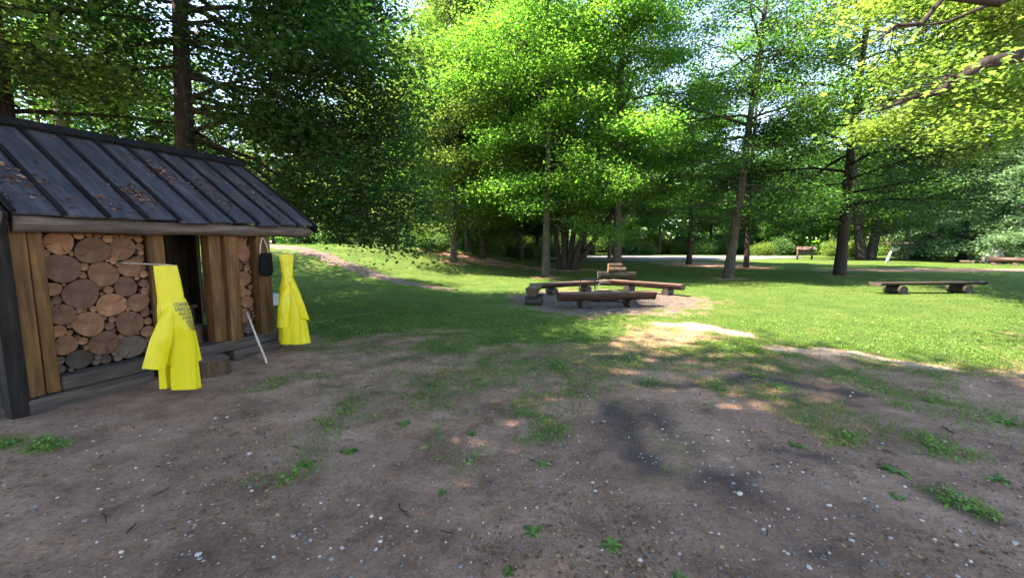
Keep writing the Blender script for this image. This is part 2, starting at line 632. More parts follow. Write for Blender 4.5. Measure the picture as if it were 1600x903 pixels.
M_POST = wood_mat('post_timber', (0.026, 0.010, 0.003), (0.092, 0.041, 0.011), (0.165, 0.079, 0.023), (10, 10, 0.9))
M_BEAM = wood_mat('weathered_beam', (0.035, 0.024, 0.018), (0.085, 0.060, 0.046), (0.16, 0.12, 0.095), (1.2, 12, 12))
M_SILL = wood_mat('sill_timber', (0.022, 0.016, 0.013), (0.052, 0.040, 0.032), (0.10, 0.078, 0.063), (1.2, 12, 12))
M_ROOF = wood_mat('roof_planks', (0.018, 0.019, 0.024), (0.038, 0.040, 0.048), (0.085, 0.086, 0.096), (9, 1.2, 9), 0.55, 0.35)
M_BATTEN = wood_mat('roof_battens', (0.006, 0.006, 0.007), (0.010, 0.010, 0.011), (0.02, 0.02, 0.022), (9, 1.2, 9), 0.85, spec=0.1)
M_DARKW = wood_mat('tarred_boards', (0.006, 0.005, 0.004), (0.012, 0.0105, 0.009), (0.026, 0.021, 0.018), (9, 9, 1), spec=0.08)
M_INT = wood_mat('inner_boards', (0.035, 0.023, 0.014), (0.075, 0.050, 0.031), (0.12, 0.082, 0.052), (9, 9, 1))
rh = random.Random(4)


def hbox(name, u0, u1, v0, v1, z0, z1, mat, bev=0.012, parent=None, jit=0.006):
    """timber in shelter coordinates (v outward -> local -y), object origin at its middle"""
    b = MB()
    b.box((0, 0, 0), (u1 - u0, v1 - v0, z1 - z0), jit=jit, rnd=rh)
    o = b.build(name, mat, parent or hut, bevel=bev)
    o.location = ((u0 + u1) / 2, -(v0 + v1) / 2, (z0 + z1) / 2)
    return o


EAVE_V, EAVE_Z, RIDGE_V, RIDGE_Z = 0.14, 1.86, -1.56, 2.96
U0, U1 = 0.0, 3.28
# posts
hbox('post', 0.00, 0.117, -0.17, 0.0, 0.14, 1.80, M_POST)
hbox('post', 0.121, 0.225, -0.17, -0.008, 0.14, 1.80, M_POST)
hbox('post', 1.755, 1.915, -0.24, -0.06, 0.26, 1.80, M_POST)
hbox('post', 1.92, 2.085, -0.17, 0.015, 0.20, 1.80, M_POST)
hbox('post', 2.37, 2.58, -0.17, 0.0, 0.26, 1.80, M_POST)
hbox('board', 1.105, 1.265, -0.14, -0.075, 0.28, 1.80, M_POST, 0.004)
# sills
hbox('lower_sill', -0.02, 0.98, -0.20, 0.05, -0.04, 0.135, M_SILL, 0.02)
hbox('sill_beam', 0.227, 2.62, -0.19, 0.02, 0.137, 0.275, M_SILL, 0.02)
hbox('lower_sill', 1.92, 2.66, -0.20, 0.05, -0.04, 0.134, M_SILL, 0.02)
# end wall of tarred boards, corner board
for k in range(11):
    v1_ = -0.02 - k * 0.27
    top = EAVE_Z - 0.08 + (EAVE_V - v1_) * (RIDGE_Z - EAVE_Z) / (EAVE_V - RIDGE_V) if v1_ > RIDGE_V else RIDGE_Z - (RIDGE_V - v1_) * 0.7
    hbox('end_board', -0.075, -0.035 + (k % 2) * 0.012, v1_ - 0.262, v1_, 0.02, max(1.7, min(top - 0.05, 2.85)), M_DARKW, 0.004)
hbox('corner_board', -0.13, -0.006, -0.10, 0.03, -0.02, 1.80, M_DARKW, 0.006)
# far end wall, inner partition and back wall with a gap or two between its boards
for va, vb_ in ((-0.19, -0.47), (-0.476, -0.76), (-0.766, -1.05), (-1.056, -1.345), (-1.375, -1.53), (-1.67, -1.95)):
    hbox('end_board', 2.555, 2.595, vb_, va, 0.26, 1.78 if va > -0.4 else 2.2, M_INT, 0.004)
hbox('partition', 1.17, 1.20, -1.95, -0.55, 0.26, 2.3, M_INT, 0.004)
u = 0.02
BACKV = -1.95
for k in range(14):
    w = 0.19
    gap = 0.006
    pass
    hbox('back_board', u, u + w, BACKV - 0.03, BACKV, 0.15, 2.45, M_INT, 0.004)
    u += w + gap
hbox('floor_boards', 0.02, 2.55, -1.93, -0.20, 0.20, 0.262, M_INT, 0.004)
# plates under the eaves
b = MB()
n_ = 16
pts = [(U0 + 0.02 + (U1 - U0 - 0.06) * i / n_, rh.uniform(-0.012, 0.012), rh.uniform(-0.01, 0.01)) for i in range(n_ + 1)]
b.tube(pts, [0.085 * rh.uniform(0.92, 1.06) for _ in pts], 12)
o = b.build('eave_log', M_BEAM, hut, smooth=True)
o.location = (0, -0.03, 1.775)
hbox('wall_plate', 0.0, 2.60, -0.19, -0.10, 1.70, 1.80, M_INT)

# plank roof
PL = math.hypot(EAVE_V - RIDGE_V, RIDGE_Z - EAVE_Z)
TH = math.atan2(RIDGE_Z - EAVE_Z, EAVE_V - RIDGE_V)


def roof_piece(name, u0, u1, s0, s1, off, th, mat, side=1):
    """plank on the slope: s measured from the ridge down the slope"""
    b = MB()
    b.box((0, 0, 0), (u1 - u0, s1 - s0, th), jit=0.004, rnd=rh)
    o = b.build(name, mat, hut, bevel=0.003)
    sm = (s0 + s1) / 2
    # local y into the hut; front slope goes -y downward
    yy = -RIDGE_V - side * sm * math.cos(TH) - side * off * math.sin(TH)
    zz = RIDGE_Z - sm * math.sin(TH) + off * math.cos(TH)
    o.location = ((u0 + u1) / 2, yy, zz)
    o.rotation_euler = (side * TH, 0, 0)
    return o


NP = 10
pw = (U1 - U0) / NP
for side in (1, -1):
    for k in range(NP):
        up = k % 2
        roof_piece('roof_plank', U0 + k * pw + 0.004, U0 + (k + 1) * pw - 0.004, 0.0, PL + rh.uniform(-0.035, 0.05), 0.004 + rh.uniform(0, .006), 0.028, M_ROOF, side)
    for k in range(0, NP + 1):
        roof_piece('roof_batten', U0 + k * pw - 0.020, U0 + k * pw + 0.020, 0.02, PL + rh.uniform(-0.01, 0.04), 0.034, 0.03, M_BATTEN, side)
    roof_piece('ridge_board', U0 - 0.05, U1 + 0.05, -0.03 if side == 1 else 0.0, 0.15, 0.068, 0.026, M_BATTEN, side)
    roof_piece('verge_board', U0 - 0.06, U0 - 0.03, 0.0, PL + 0.03, -0.08, 0.20, M_DARKW, side)
    roof_piece('verge_board', U1 + 0.035, U1 + 0.07, 0.0, PL + 0.02, -0.05, 0.12, M_DARKW, side)

# ---- cut firewood in the bays
def endgrain_mat(name, c0, c1, c2):
    m, nt, bs, out = new_mat(name)
    tc = N(nt, 'ShaderNodeTexCoord')
    oi = N(nt, 'ShaderNodeObjectInfo')
    mp = N(nt, 'ShaderNodeMapping'); mp.inputs['Scale'].default_value = (1, 1, 1)
    wv = N(nt, 'ShaderNodeTexWave', wave_type='RINGS', rings_direction='SPHERICAL')
    wv.inputs['Scale'].default_value = 22; wv.inputs['Distortion'].default_value = 2.5
    wv.inputs['Detail'].default_value = 3; wv.inputs['Detail Scale'].default_value = 2
    nt.links.new(tc.outputs['Object'], mp.inputs['Vector']); nt.links.new(mp.outputs[0], wv.inputs['Vector'])
    col, f = noise_col(nt, tc.outputs['Object'], 9, [(0.25, c0), (0.5, c1), (0.75, c2)], 8, 0.65)
    rp = N(nt, 'ShaderNodeValToRGB')
    rp.color_ramp.elements[0].color = (0.7, 0.66, 0.62, 1); rp.color_ramp.elements[1].color = (1.05, 1.02, 1, 1)
    nt.links.new(wv.outputs['Fac'], rp.inputs['Fac'])
    c = mixc(nt, 0.6, col, rp.outputs[0], 'MULTIPLY')
    hs = N(nt, 'ShaderNodeHueSaturation')
    mr = N(nt, 'ShaderNodeMapRange'); mr.inputs['To Min'].default_value = 0.5; mr.inputs['To Max'].default_value = 1.35
    nt.links.new(oi.outputs['Random'], mr.inputs['Value']); nt.links.new(mr.outputs[0], hs.inputs['Value'])
    nt.links.new(c, hs.inputs['Color'])
    nt.links.new(hs.outputs[0], bs.inputs['Base Color'])
    bs.inputs['Roughness'].default_value = 0.85
    bump(nt, bs, f, 0.4, 0.01)
    return m


M_END = endgrain_mat('cut_log_end', (0.060, 0.022, 0.009), (0.145, 0.060, 0.025), (0.24, 0.115, 0.054))
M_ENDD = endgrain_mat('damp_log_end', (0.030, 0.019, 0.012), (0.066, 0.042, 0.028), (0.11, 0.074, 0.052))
M_LBARK = bark_mat('log_bark', (0.026, 0.016, 0.010), (0.06, 0.037, 0.022), (0.11, 0.072, 0.045))


def pack(u0, u1, z0, z1, rmin, rmax, n, seed):
    r = np.random.default_rng(seed)
    C = np.zeros((0, 3)); out = []
    fails = 0
    while len(out) < n and fails < 12:
        tgt = r.uniform(0.60 * rmax, rmax) if fails < 3 else r.uniform(rmin, 0.65 * rmax) if fails < 8 else rmin
        P = np.stack([r.uniform(u0, u1, 5000), r.uniform(z0, z1, 5000)], 1)
        ar = np.minimum.reduce([P[:, 0] - u0, u1 - P[:, 0], P[:, 1] - z0, z1 - P[:, 1]])
        if len(C):
            d = np.hypot(P[:, None, 0] - C[None, :, 0], P[:, None, 1] - C[None, :, 1]) - C[None, :, 2]
            ar = np.minimum(ar, d.min(1))
        ok = ar >= tgt
        if not ok.any():
            fails += 1; continue
        cost = np.where(ok, P[:, 1] + 1.2 * (ar - tgt), 1e9)
        k = int(cost.argmin())
        rr = min(ar[k], tgt * 1.15)
        out.append((P[k, 0], P[k, 1], rr)); C = np.array(out)
    # fill leftover chinks
    for _ in range(140):
        if len(out) >= n: break
        P = np.stack([r.uniform(u0, u1, 6000), r.uniform(z0, z1, 6000)], 1)
        ar = np.minimum.reduce([P[:, 0] - u0, u1 - P[:, 0], P[:, 1] - z0, z1 - P[:, 1]])
        d = np.hypot(P[:, None, 0] - C[None, :, 0], P[:, None, 1] - C[None, :, 1]) - C[None, :, 2]
        ar = np.minimum(ar, d.min(1))
        k = int(ar.argmax())
        if ar[k] < 0.016: break
        out.append((P[k, 0], P[k, 1], ar[k])); C = np.array(out)
    return out


def firewood(u, z, r, bay, z0, z1, u0, u1, seed):
    rnd = random.Random(seed)
    n = 20
    wob = [1 + 0.055 * math.sin(2 * 2 * math.pi * j / n + seed) + 0.04 * math.sin(3 * 2 * math.pi * j / n + seed * 1.7) + rnd.uniform(-0.012, 0.012) for j in range(n)]
    R = r * 1.03
    b = MB()
    L = 0.40
    b.tube([(0, 0, 0), (0, L, 0)], R, n, 0, False, wob=wob)
    o = b.build('firewood_log', M_LBARK, smooth=True)
    o.matrix_world = Matrix.Translation(hut_pt(u, -0.14 + rnd.uniform(-0.035, 0.02), z)) @ Matrix.Rotation(HRZ, 4, 'Z')
    # cut face: disc with a drying crack or two
    e = MB()
    t0 = (0, 0.004, 0)
    rot = [MB() for _ in range(0)]
    v0 = len(b.v) // 2
    ring = [Vector(p) for p in b.v[:n]]
    inner = [p * 0.55 for p in ring]
    e.add([Vector((0, 0.002, 0))] + inner + [p * 0.985 for p in ring],
          [(0, 1 + (j + 1) % n, 1 + j) for j in range(n)] + [(1 + j, 1 + (j + 1) % n, 1 + n + (j + 1) % n, 1 + n + j) for j in range(n)])
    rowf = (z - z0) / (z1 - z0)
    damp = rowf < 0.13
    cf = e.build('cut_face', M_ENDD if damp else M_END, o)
    if r > 0.07 and rnd.random() < 0.6:
        c = MB()
        for q_ in range(rnd.choice((1, 1, 2))):
            a = rnd.uniform(0, 6.28); w_ = r * 0.035
            d_ = Vector((math.cos(a), 0, math.sin(a))); s_ = Vector((-d_.z, 0, d_.x))
            c.add([d_ * (r * 0.12) + s_ * 0.001 + Vector((0, -0.003, 0)), d_ * (r * 0.88) - s_ * w_ + Vector((0, -0.003, 0)), d_ * (r * 0.88) + s_ * w_ + Vector((0, -0.003, 0))], [(0, 1, 2)])
        c.build('drying_crack', M_DARKW, cf)
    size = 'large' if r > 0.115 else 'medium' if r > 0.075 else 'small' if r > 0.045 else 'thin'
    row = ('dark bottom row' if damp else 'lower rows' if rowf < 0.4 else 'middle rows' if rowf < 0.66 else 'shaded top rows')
    sf = (u - u0) / (u1 - u0)
    if bay == 'wide':
        side = 'beside the double post' if sf < 0.33 else 'in the middle' if sf < 0.67 else 'near the opening'
        lab = f'{size} firewood end in the {row} of the wide stack {side}'
    else:
        lab = f'{size} round firewood end in the {row} of the narrow far stack'
    tag(o, lab, 'firewood', 'firewood logs stacked in the %s bay' % bay)
    return o


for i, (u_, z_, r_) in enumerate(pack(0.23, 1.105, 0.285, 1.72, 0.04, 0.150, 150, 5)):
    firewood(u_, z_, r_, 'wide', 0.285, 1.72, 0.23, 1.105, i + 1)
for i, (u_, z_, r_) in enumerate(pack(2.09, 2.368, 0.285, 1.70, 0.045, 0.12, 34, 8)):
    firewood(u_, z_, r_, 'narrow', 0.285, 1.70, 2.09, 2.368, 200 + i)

# ---- things in and around the shelter
def rings_mesh(profile, n=20, wob=None):
    """lathe: list of (r, z)"""
    b = MB(); vv = []; ff = []
    for r, z in profile:
        for j in range(n):
            a = 2 * math.pi * j / n
            k = wob[j] if wob else 1
            vv.append((r * k * math.cos(a), r * k * math.sin(a), z))
    for i in range(len(profile) - 1):
        for j in range(n):
            a = i * n + j; c = i * n + (j + 1) % n
            ff.append((a, c, c + n, a + n))
    b.add(vv, ff)
    return b


def metal_mat(name, c, rough=0.4, met=0.9):
    m, nt, bs, out = new_mat(name)
    tc = N(nt, 'ShaderNodeTexCoord')
    col, f = noise_col(nt, tc.outputs['Object'], 14, [(0.3, tuple(k * 0.6 for k in c)), (0.7, c)], 6)
    nt.links.new(col, bs.inputs['Base Color'])
    bs.inputs['Roughness'].default_value = rough; bs.inputs['Metallic'].default_value = met
    return m


M_GALV = metal_mat('galvanised_metal', (0.45, 0.46, 0.47), 0.45, 0.6)
M_IRON = metal_mat('black_iron', (0.022, 0.021, 0.020), 0.6, 0.5)
M_STICK = wood_mat('peeled_stick', (0.26, 0.21, 0.16), (0.40, 0.34, 0.27), (0.52, 0.46, 0.38), (20, 20, 2))

# inside bench and dented metal pail on it
ib = empty('plank_table', hut_pt(1.60, -0.85, 0.262), HRZ)
tag(ib, 'dark rough plank table inside the open bay of the shelter', 'table')
b = MB(); b.box((0, 0, 0.46), (0.56, 0.5, 0.05), jit=.004, rnd=rh); b.build('tabletop', M_INT, ib, bevel=.005)
for sx in (-0.22, 0.22):
    for sy in (-0.19, 0.19):
        b = MB(); b.box((sx, sy, 0.217), (0.06, 0.06, 0.434)); b.build('leg', M_INT, ib)
pail = empty('metal_pail', hut_pt(1.50, -0.72, 0.262 + 0.487), HRZ)
tag(pail, 'dull grey metal pail standing on the table inside the shelter', 'pail')
rings_mesh([(0.0, 0.002), (0.085, 0.002), (0.095, 0.01), (0.125, 0.24), (0.131, 0.245), (0.128, 0.25), (0.118, 0.24), (0.09, 0.02), (0.0, 0.015)], 20).build('bucket', M_GALV, pail, smooth=True)
b = MB(); b.tube([(0.127 * math.cos(t), 0.03 * math.sin(t), 0.235 + 0.14 * math.sin(t)) for t in np.linspace(0, math.pi, 12)], 0.005, 6); b.build('handle', M_GALV, pail, smooth=True)
blk = MB(); wobs = [1 + rh.uniform(-.04, .04) for _ in range(20)]
blk.tube([(0, 0, 0), (0, 0, 0.10), (0, 0, 0.24)], [0.13, 0.125, 0.128], 20, 0, True, 1, wob=wobs)
o = blk.build('wood_block', [M_LBARK, M_ENDD], loc=hut_pt(1.66, -0.40, 0.263), smooth=False)
tag(o, 'short dark log block standing on the shelter floor in the open bay', 'log')

# chopping stump in front
stump = empty('chopping_block', Vector((*gp(333, 590), 0)) + Vector((-0.12, 0.14, gz(-3.6, 5) - 0.02)), 0.4)
tag(stump, 'low dark stump standing on the dirt in front of the shelter opening', 'stump')
b = MB(); wobs = [1 + 0.06 * math.sin(j * 0.9) + rh.uniform(-.03, .03) for j in range(24)]
b.tube([(0, 0, 0), (0, 0, 0.06), (0, 0, 0.15), (0, 0, 0.215)], [0.225, 0.205, 0.195, 0.195], 24, 0, False, wob=wobs)
b.build('trunk_piece', M_LBARK, stump, smooth=True)
e = MB(); e.tube([(0, 0, 0.205), (0, 0, 0.217)], [0.193, 0.19], 24, 0, True, wob=wobs); e.build('cut_face', M_ENDD, stump)

# pale stick leaning on the narrow stack
p0 = Vector((*gp(417, 568), 0.0)); p1 = hut_pt(2.17, -0.02, 0.0); p1.z = 0.62
p0.z = gz(p0.x, p0.y)
b = MB(); b.tube([p0 * (1 - t) + p1 * t + Vector((0, 0, 0.006 * math.sin(9 * t))) for t in np.linspace(0, 1, 7)], [0.016, .016, .015, .015, .014, .013, .012], 8)
tag(b.build('walking_stick', M_STICK, smooth=True), 'pale peeled stick leaning against the narrow firewood stack', 'stick')

# black bag hanging on the corner post
M_BLACK, nt_, bs_, _o = new_mat('black_canvas')
col_, f_ = noise_col(nt_, None, 30, [(0.3, (0.003, 0.003, 0.003)), (0.7, (0.008, 0.008, 0.008))])
nt_.links.new(col_, bs_.inputs['Base Color']); bs_.inputs['Roughness'].default_value = 0.9; bs_.inputs['Specular IOR Level'].default_value = 0.1
bag = empty('shoulder_bag', hut_pt(2.44, 0.06, 1.12), HRZ); bag.scale = (0.8, 0.9, 1.25)
tag(bag, 'black bag hanging by its strap on the far corner post', 'bag')
b = MB()
prof = [(0.02, 0), (0.10, 0.015), (0.125, 0.06), (0.12, 0.16), (0.10, 0.24), (0.085, 0.27)]
vv = []; ff = []; n = 16
for r, z in prof:
    for j in range(n):
        a = 2 * math.pi * j / n
        cx = math.copysign(abs(math.cos(a)) ** 0.6, math.cos(a)); sy = math.copysign(abs(math.sin(a)) ** 0.6, math.sin(a))
        vv.append((r * cx, r * 0.42 * sy - 0.01, z))
for i in range(len(prof) - 1):
    for j in range(n):
        a = i * n + j; c = i * n + (j + 1) % n
        ff.append((a, c, c + n, a + n))
ff.append(tuple(range(n))[::-1]); ff.append(tuple((len(prof) - 1) * n + j for j in range(n)))
b.add(vv, ff); b.build('pouch', M_BLACK, bag, smooth=True)
b = MB(); b.box((0, -0.056, 0.19), (0.19, 0.012, 0.15)); b.build('flap', M_BLACK, bag, bevel=.005)
b = MB(); b.tube([(-0.085, 0, 0.25), (-0.06, 0.01, 0.36), (-0.01, 0.03, 0.44), (0.02, 0.03, 0.44), (0.06, 0.01, 0.36), (0.085, 0, 0.25)], 0.009, 6); b.build('strap', M_STICK, bag, smooth=True)

# pale blue bucket behind the shelter corner
M_BLUE, nt_, bs_, _o = new_mat('pale_blue_plastic')
col_, f_ = noise_col(nt_, None, 6, [(0.3, (0.34, 0.47, 0.52)), (0.7, (0.44, 0.56, 0.60))])
nt_.links.new(col_, bs_.inputs['Base Color']); bs_.inputs['Roughness'].default_value = 0.4
bx_, by_ = gp(429, 478)
bk = empty('plastic_bucket', (bx_, by_, gz(bx_, by_) - 0.005), 0)
tag(bk, 'small pale blue bucket on the shaded grass behind the shelter corner', 'bucket')
rings_mesh([(0, .004), (.11, .004), (.12, .02), (.14, .26), (.15, .265), (.15, .285), (.135, .28), (.11, .03), (0, .02)], 20).build('pail', M_BLUE, bk, smooth=True)
b = MB(); b.tube([(0.146 * math.cos(t), 0.146 * math.sin(t) * 0.3 - .1 * 0, 0.27 + 0.05 * math.sin(t)) for t in np.linspace(0, math.pi, 10)], 0.005, 6); b.build('handle', M_BLUE, bk, smooth=True)


# ------------------------------------------------------------------ yellow rain ponchos on rods
def coat_mat():
    m, nt, bs, out = new_mat('yellow_raincoat')
    tc = N(nt, 'ShaderNodeTexCoord')
    col, f = noise_col(nt, tc.outputs['Object'], 5, [(0.3, (0.60, 0.50, 0.012)), (0.7, (0.72, 0.62, 0.02))], 5)
    nt.links.new(col, bs.inputs['Base Color'])
    bs.inputs['Roughness'].default_value = 0.38
    bs.inputs['Specular IOR Level'].default_value = 0.35
    tl = N(nt, 'ShaderNodeBsdfTranslucent'); tl.inputs['Color'].default_value = (0.65, 0.55, 0.02, 1)
    mx = N(nt, 'ShaderNodeMixShader'); mx.inputs[0].default_value = 0.35
    nt.links.new(bs.outputs[0], mx.inputs[1]); nt.links.new(tl.outputs[0], mx.inputs[2])
    nt.links.new(mx.outputs[0], out.inputs['Surface'])
    mp = N(nt, 'ShaderNodeMapping'); mp.inputs['Scale'].default_value = (7, 7, 2.0)
    nt.links.new(tc.outputs['Object'], mp.inputs['Vector'])
    _, f2 = noise_col(nt, mp.outputs[0], 2.2, [(0, (0, 0, 0)), (1, (1, 1, 1))], 4)
    bump(nt, bs, f2, 0.55, 0.035)
    return m


M_COAT = coat_mat()
M_INK, nt_, bs_, _o = new_mat('dark_print_ink')
col_, f_ = noise_col(nt_, None, 60, [(0.3, (0.03, 0.035, 0.02)), (0.7, (0.06, 0.065, 0.03))])
nt_.links.new(col_, bs_.inputs['Base Color']); bs_.inputs['Roughness'].default_value = 0.6


def interp(tab, t):
    ks = [k for k, _ in tab]
    i = max(0, min(len(ks) - 2, sum(1 for k in ks if k <= t) - 1))
    s = (t - ks[i]) / (ks[i + 1] - ks[i])
    s = max(0, min(1, s))
    a, b = tab[i][1], tab[i + 1][1]
    return tuple(x * (1 - s) + y * s for x, y in zip(a, b))


def cloth_tube(tab, z_top, z_bot, folds, seed, name, parent, rows=40, n=72, slant=0.0, notch=None):
    """open hanging cloth: tab maps z -> (cx, cy, half width, half depth, fold amplitude)"""
    rnd = random.Random(seed)
    ph = [rnd.uniform(0, 6.28) for _ in folds]
    def S(th, t, off=0.0):
        z = z_top + (z_bot - z_top) * t
        cx, cy_, a, d, f = interp(tab, z)
        k = sum(amp * math.sin(fr * th + p + 1.5 * t) for (fr, amp), p in zip(folds, ph))
        r = 1 + f * k
        x = cx + (a * r) * math.cos(th); y = cy_ + (d * r) * math.sin(th) + 0.25 * f * d * k
        if t > 0.97 and slant:
            pass
        zz = z + slant * math.cos(th) * t
        if off:
            nx_, ny_ = math.cos(th) / max(a, 1e-3), math.sin(th) / max(d, 1e-3)
            L = math.hypot(nx_, ny_); x += nx_ / L * off; y += ny_ / L * off
        return Vector((x, y, zz))
    b = MB(); vv = []; ff = []
    for i in range(rows + 1):
        for j in range(n):
            vv.append(S(2 * math.pi * j / n, i / rows))
    for i in range(rows):
        for j in range(n):
            if notch and i > notch[2] * rows and notch[0] <= j < notch[1]:
                continue
            a = i * n + j; c = i * n + (j + 1) % n
            ff.append((a, a + n, c + n, c))
    b.add(vv, ff)
    o = b.build(name, M_COAT, parent, smooth=True)
    return o, S


def ink(b, S, th0, th1, t0, t1, off=0.004):
    b.add([S(th0, t0, off), S(th1, t0, off), S(th1, t1, off), S(th0, t1, off)], [(0, 3, 2, 1)])


# near coat: local frame faces the camera (local -y), x to the right
def face_cam(p):
    return math.atan2(p[0], p[1]) * -1


c1 = at(258, 415, 4.12)
coat1 = empty('rain_poncho', (c1.x, c1.y, 0), face_cam(c1))
tag(coat1, 'yellow hooded rain poncho with dark print, hanging before the wide firewood stack', 'raincoat', 'yellow rain ponchos hung out at the shelter')
ZT = c1.z
u_m = 4.2 / 640 * 1.22
# heights measured down from the rod
hood_tab = [(ZT - 0.36, (0.025, 0, 0.105, 0.05, 0.25)), (ZT - 0.12, (0.008, 0, 0.098, 0.035, 0.15)), (ZT + 0.002, (0.0, 0, 0.092, 0.016, 0.05))]
body_tab = [(ZT - 1.31, (0.045, 0.0, 0.150, 0.065, 0.8)), (ZT - 0.95, (0.052, 0, 0.146, 0.07, 0.7)), (ZT - 0.62, (0.055, 0, 0.136, 0.09, 0.45)), (ZT - 0.45, (0.045, 0, 0.128, 0.08, 0.35)), (ZT - 0.33, (0.028, 0, 0.105, 0.055, 0.2))]
cloth_tube(hood_tab, ZT, ZT - 0.355, [(3, .3), (5, .2)], 3, 'hood', coat1, 16, 48)
_, S1 = cloth_tube(body_tab, ZT - 0.345, ZT - 1.285, [(3, .13), (5, .13), (9, .09), (14, .04)], 5, 'body', coat1, 44, 96, slant=-0.03, notch=(52, 62, 0.72))
sl_tab = [(ZT - 1.02, (-0.155, -0.09, 0.085, 0.055, 0.5)), (ZT - 0.72, (-0.075, -0.09, 0.085, 0.05, 0.4)), (ZT - 0.50, (-0.02, -0.07, 0.055, 0.04, 0.2)), (ZT - 0.40, (0.01, -0.05, 0.02, 0.02, 0.1))]
cloth_tube(sl_tab, ZT - 0.41, ZT - 1.01, [(3, .14), (5, .1)], 9, 'sleeve', coat1, 26, 40, slant=-0.02)
sl_tab = [(ZT - 1.04, (0.17, 0.09, 0.07, 0.05, 0.5)), (ZT - 0.72, (0.13, 0.08, 0.075, 0.05, 0.4)), (ZT - 0.50, (0.09, 0.06, 0.055, 0.04, 0.2)), (ZT - 0.40, (0.05, 0.03, 0.02, 0.02, 0.1))]
cloth_tube(sl_tab, ZT - 0.41, ZT - 1.03, [(3, .14), (5, .1)], 12, 'sleeve', coat1, 26, 40)
# worn, unreadable print on the back: a round emblem of letters, two lines, a chequered tail
b = MB()
rp_ = random.Random(77)
def ink_row(tc, th_a, th_b, h, cnt, slope):
    for k in range(cnt):
        s = (k + .5) / cnt
        th = th_a + (th_b - th_a) * s
        t = tc + slope * s
        w = (th_b - th_a) / cnt * 0.36
        kind = rp_.randrange(4)
        ink(b, S1, th - w, th - w * 0.35, t - h, t + h)
        if kind in (0, 2): ink(b, S1, th - w, th + w, t - h, t - h * 0.5)
        if kind in (0, 1): ink(b, S1, th + w * 0.35, th + w, t - h, t + h)
        if kind in (1, 3): ink(b, S1, th - w, th + w, t - h * 0.2, t + h * 0.25)
        if kind in (2, 3): ink(b, S1, th - w, th + w, t + h * 0.55, t + h)
HP = math.pi * 1.5
for (tc, a0, a1, h, cnt, sl_) in ((0.055, 0.0, 1.15, 0.020, 7, 0.0), (0.100, 0.0, 1.15, 0.021, 8, 0.012), (0.150, 0.2, 1.15, 0.018, 8, 0.01), (0.195, 0.35, 1.15, 0.018, 6, 0.012),
                            (0.238, 0.5, 1.15, 0.014, 7, 0.01), (0.268, 0.55, 1.15, 0.014, 7, 0.01), (0.296, 0.62, 1.15, 0.013, 6, 0.01), (0.322, 0.7, 1.15, 0.012, 5, 0.01), (0.335, 0.9, 1.15, .008, 3, .008)):
    ink_row(tc, HP + a0, HP + a1, h, cnt, sl_)
b.build('print', M_INK, coat1)

c2 = at(447, 397, 6.0)
coat2 = empty('rain_poncho', (c2.x, c2.y, 0), face_cam(c2))
tag(coat2, 'yellow hooded rain poncho hanging past the far corner of the shelter, against the grass', 'raincoat', 'yellow rain ponchos hung out at the shelter')
ZT2 = c2.z
cloth_tube([(ZT2 - 0.35, (0.0, 0, 0.068, 0.05, 0.3)), (ZT2 - 0.22, (0.0, 0, 0.078, 0.04, 0.2)), (ZT2, (0.0, 0, 0.095, 0.016, 0.05))], ZT2, ZT2 - 0.345, [(3, .3), (5, .2)], 13, 'hood', coat2, 16, 48)
cloth_tube([(ZT2 - 1.36, (0.03, 0, 0.195, 0.10, 0.8)), (ZT2 - 0.95, (0.03, 0, 0.165, 0.10, 0.6)), (ZT2 - 0.6, (0.015, 0, 0.14, 0.09, 0.4)), (ZT2 - 0.45, (0.005, 0, 0.105, 0.075, 0.3)), (ZT2 - 0.33, (0.0, 0, 0.07, 0.05, 0.2))],
           ZT2 - 0.34, ZT2 - 1.33, [(3, .12), (5, .12), (8, .07), (13, .02)], 15, 'body', coat2, 40, 80, slant=-0.02)
cloth_tube([(ZT2 - 1.06, (-0.085, -0.11, 0.08, 0.05, 0.5)), (ZT2 - 0.72, (-0.05, -0.10, 0.085, 0.05, 0.4)), (ZT2 - 0.52, (-0.03, -0.08, 0.055, 0.04, 0.2)), (ZT2 - 0.45, (-0.01, -0.06, 0.02, 0.02, 0.1))], ZT2 - 0.46, ZT2 - 1.05, [(3, .14), (5, .1)], 19, 'sleeve', coat2, 26, 40)
cloth_tube([(ZT2 - 0.97, (0.185, -0.02, 0.075, 0.05, 0.5)), (ZT2 - 0.70, (0.12, -0.04, 0.07, 0.05, 0.4)), (ZT2 - 0.46, (0.06, -0.05, 0.05, 0.04, 0.2)), (ZT2 - 0.38, (0.02, -0.04, 0.02, 0.02, 0.1))], ZT2 - 0.40, ZT2 - 0.96, [(3, .14), (5, .1)], 21, 'sleeve', coat2, 26, 40, slant=-0.03)

for (pw_, pc, lab) in ((hut_pt(0.80, -0.10, ZT + 0.012), c1 + Vector((0.09, -0.02, 0.004)), 'thin rod sticking out of the firewood and holding the nearer yellow poncho'),
                       (hut_pt(2.60, -0.12, ZT2 + 0.012), c2 + Vector((0.12, 0, 0.004)), 'thin rod sticking out of the corner post and holding the farther yellow poncho')):
    b = MB(); b.tube([pw_ * (1 - t) + pc * t for t in np.linspace(0, 1, 5)], 0.007, 8)
    tag(b.build('hanging_rod', M_STICK, smooth=True), lab, 'rod', 'rods the ponchos hang on')


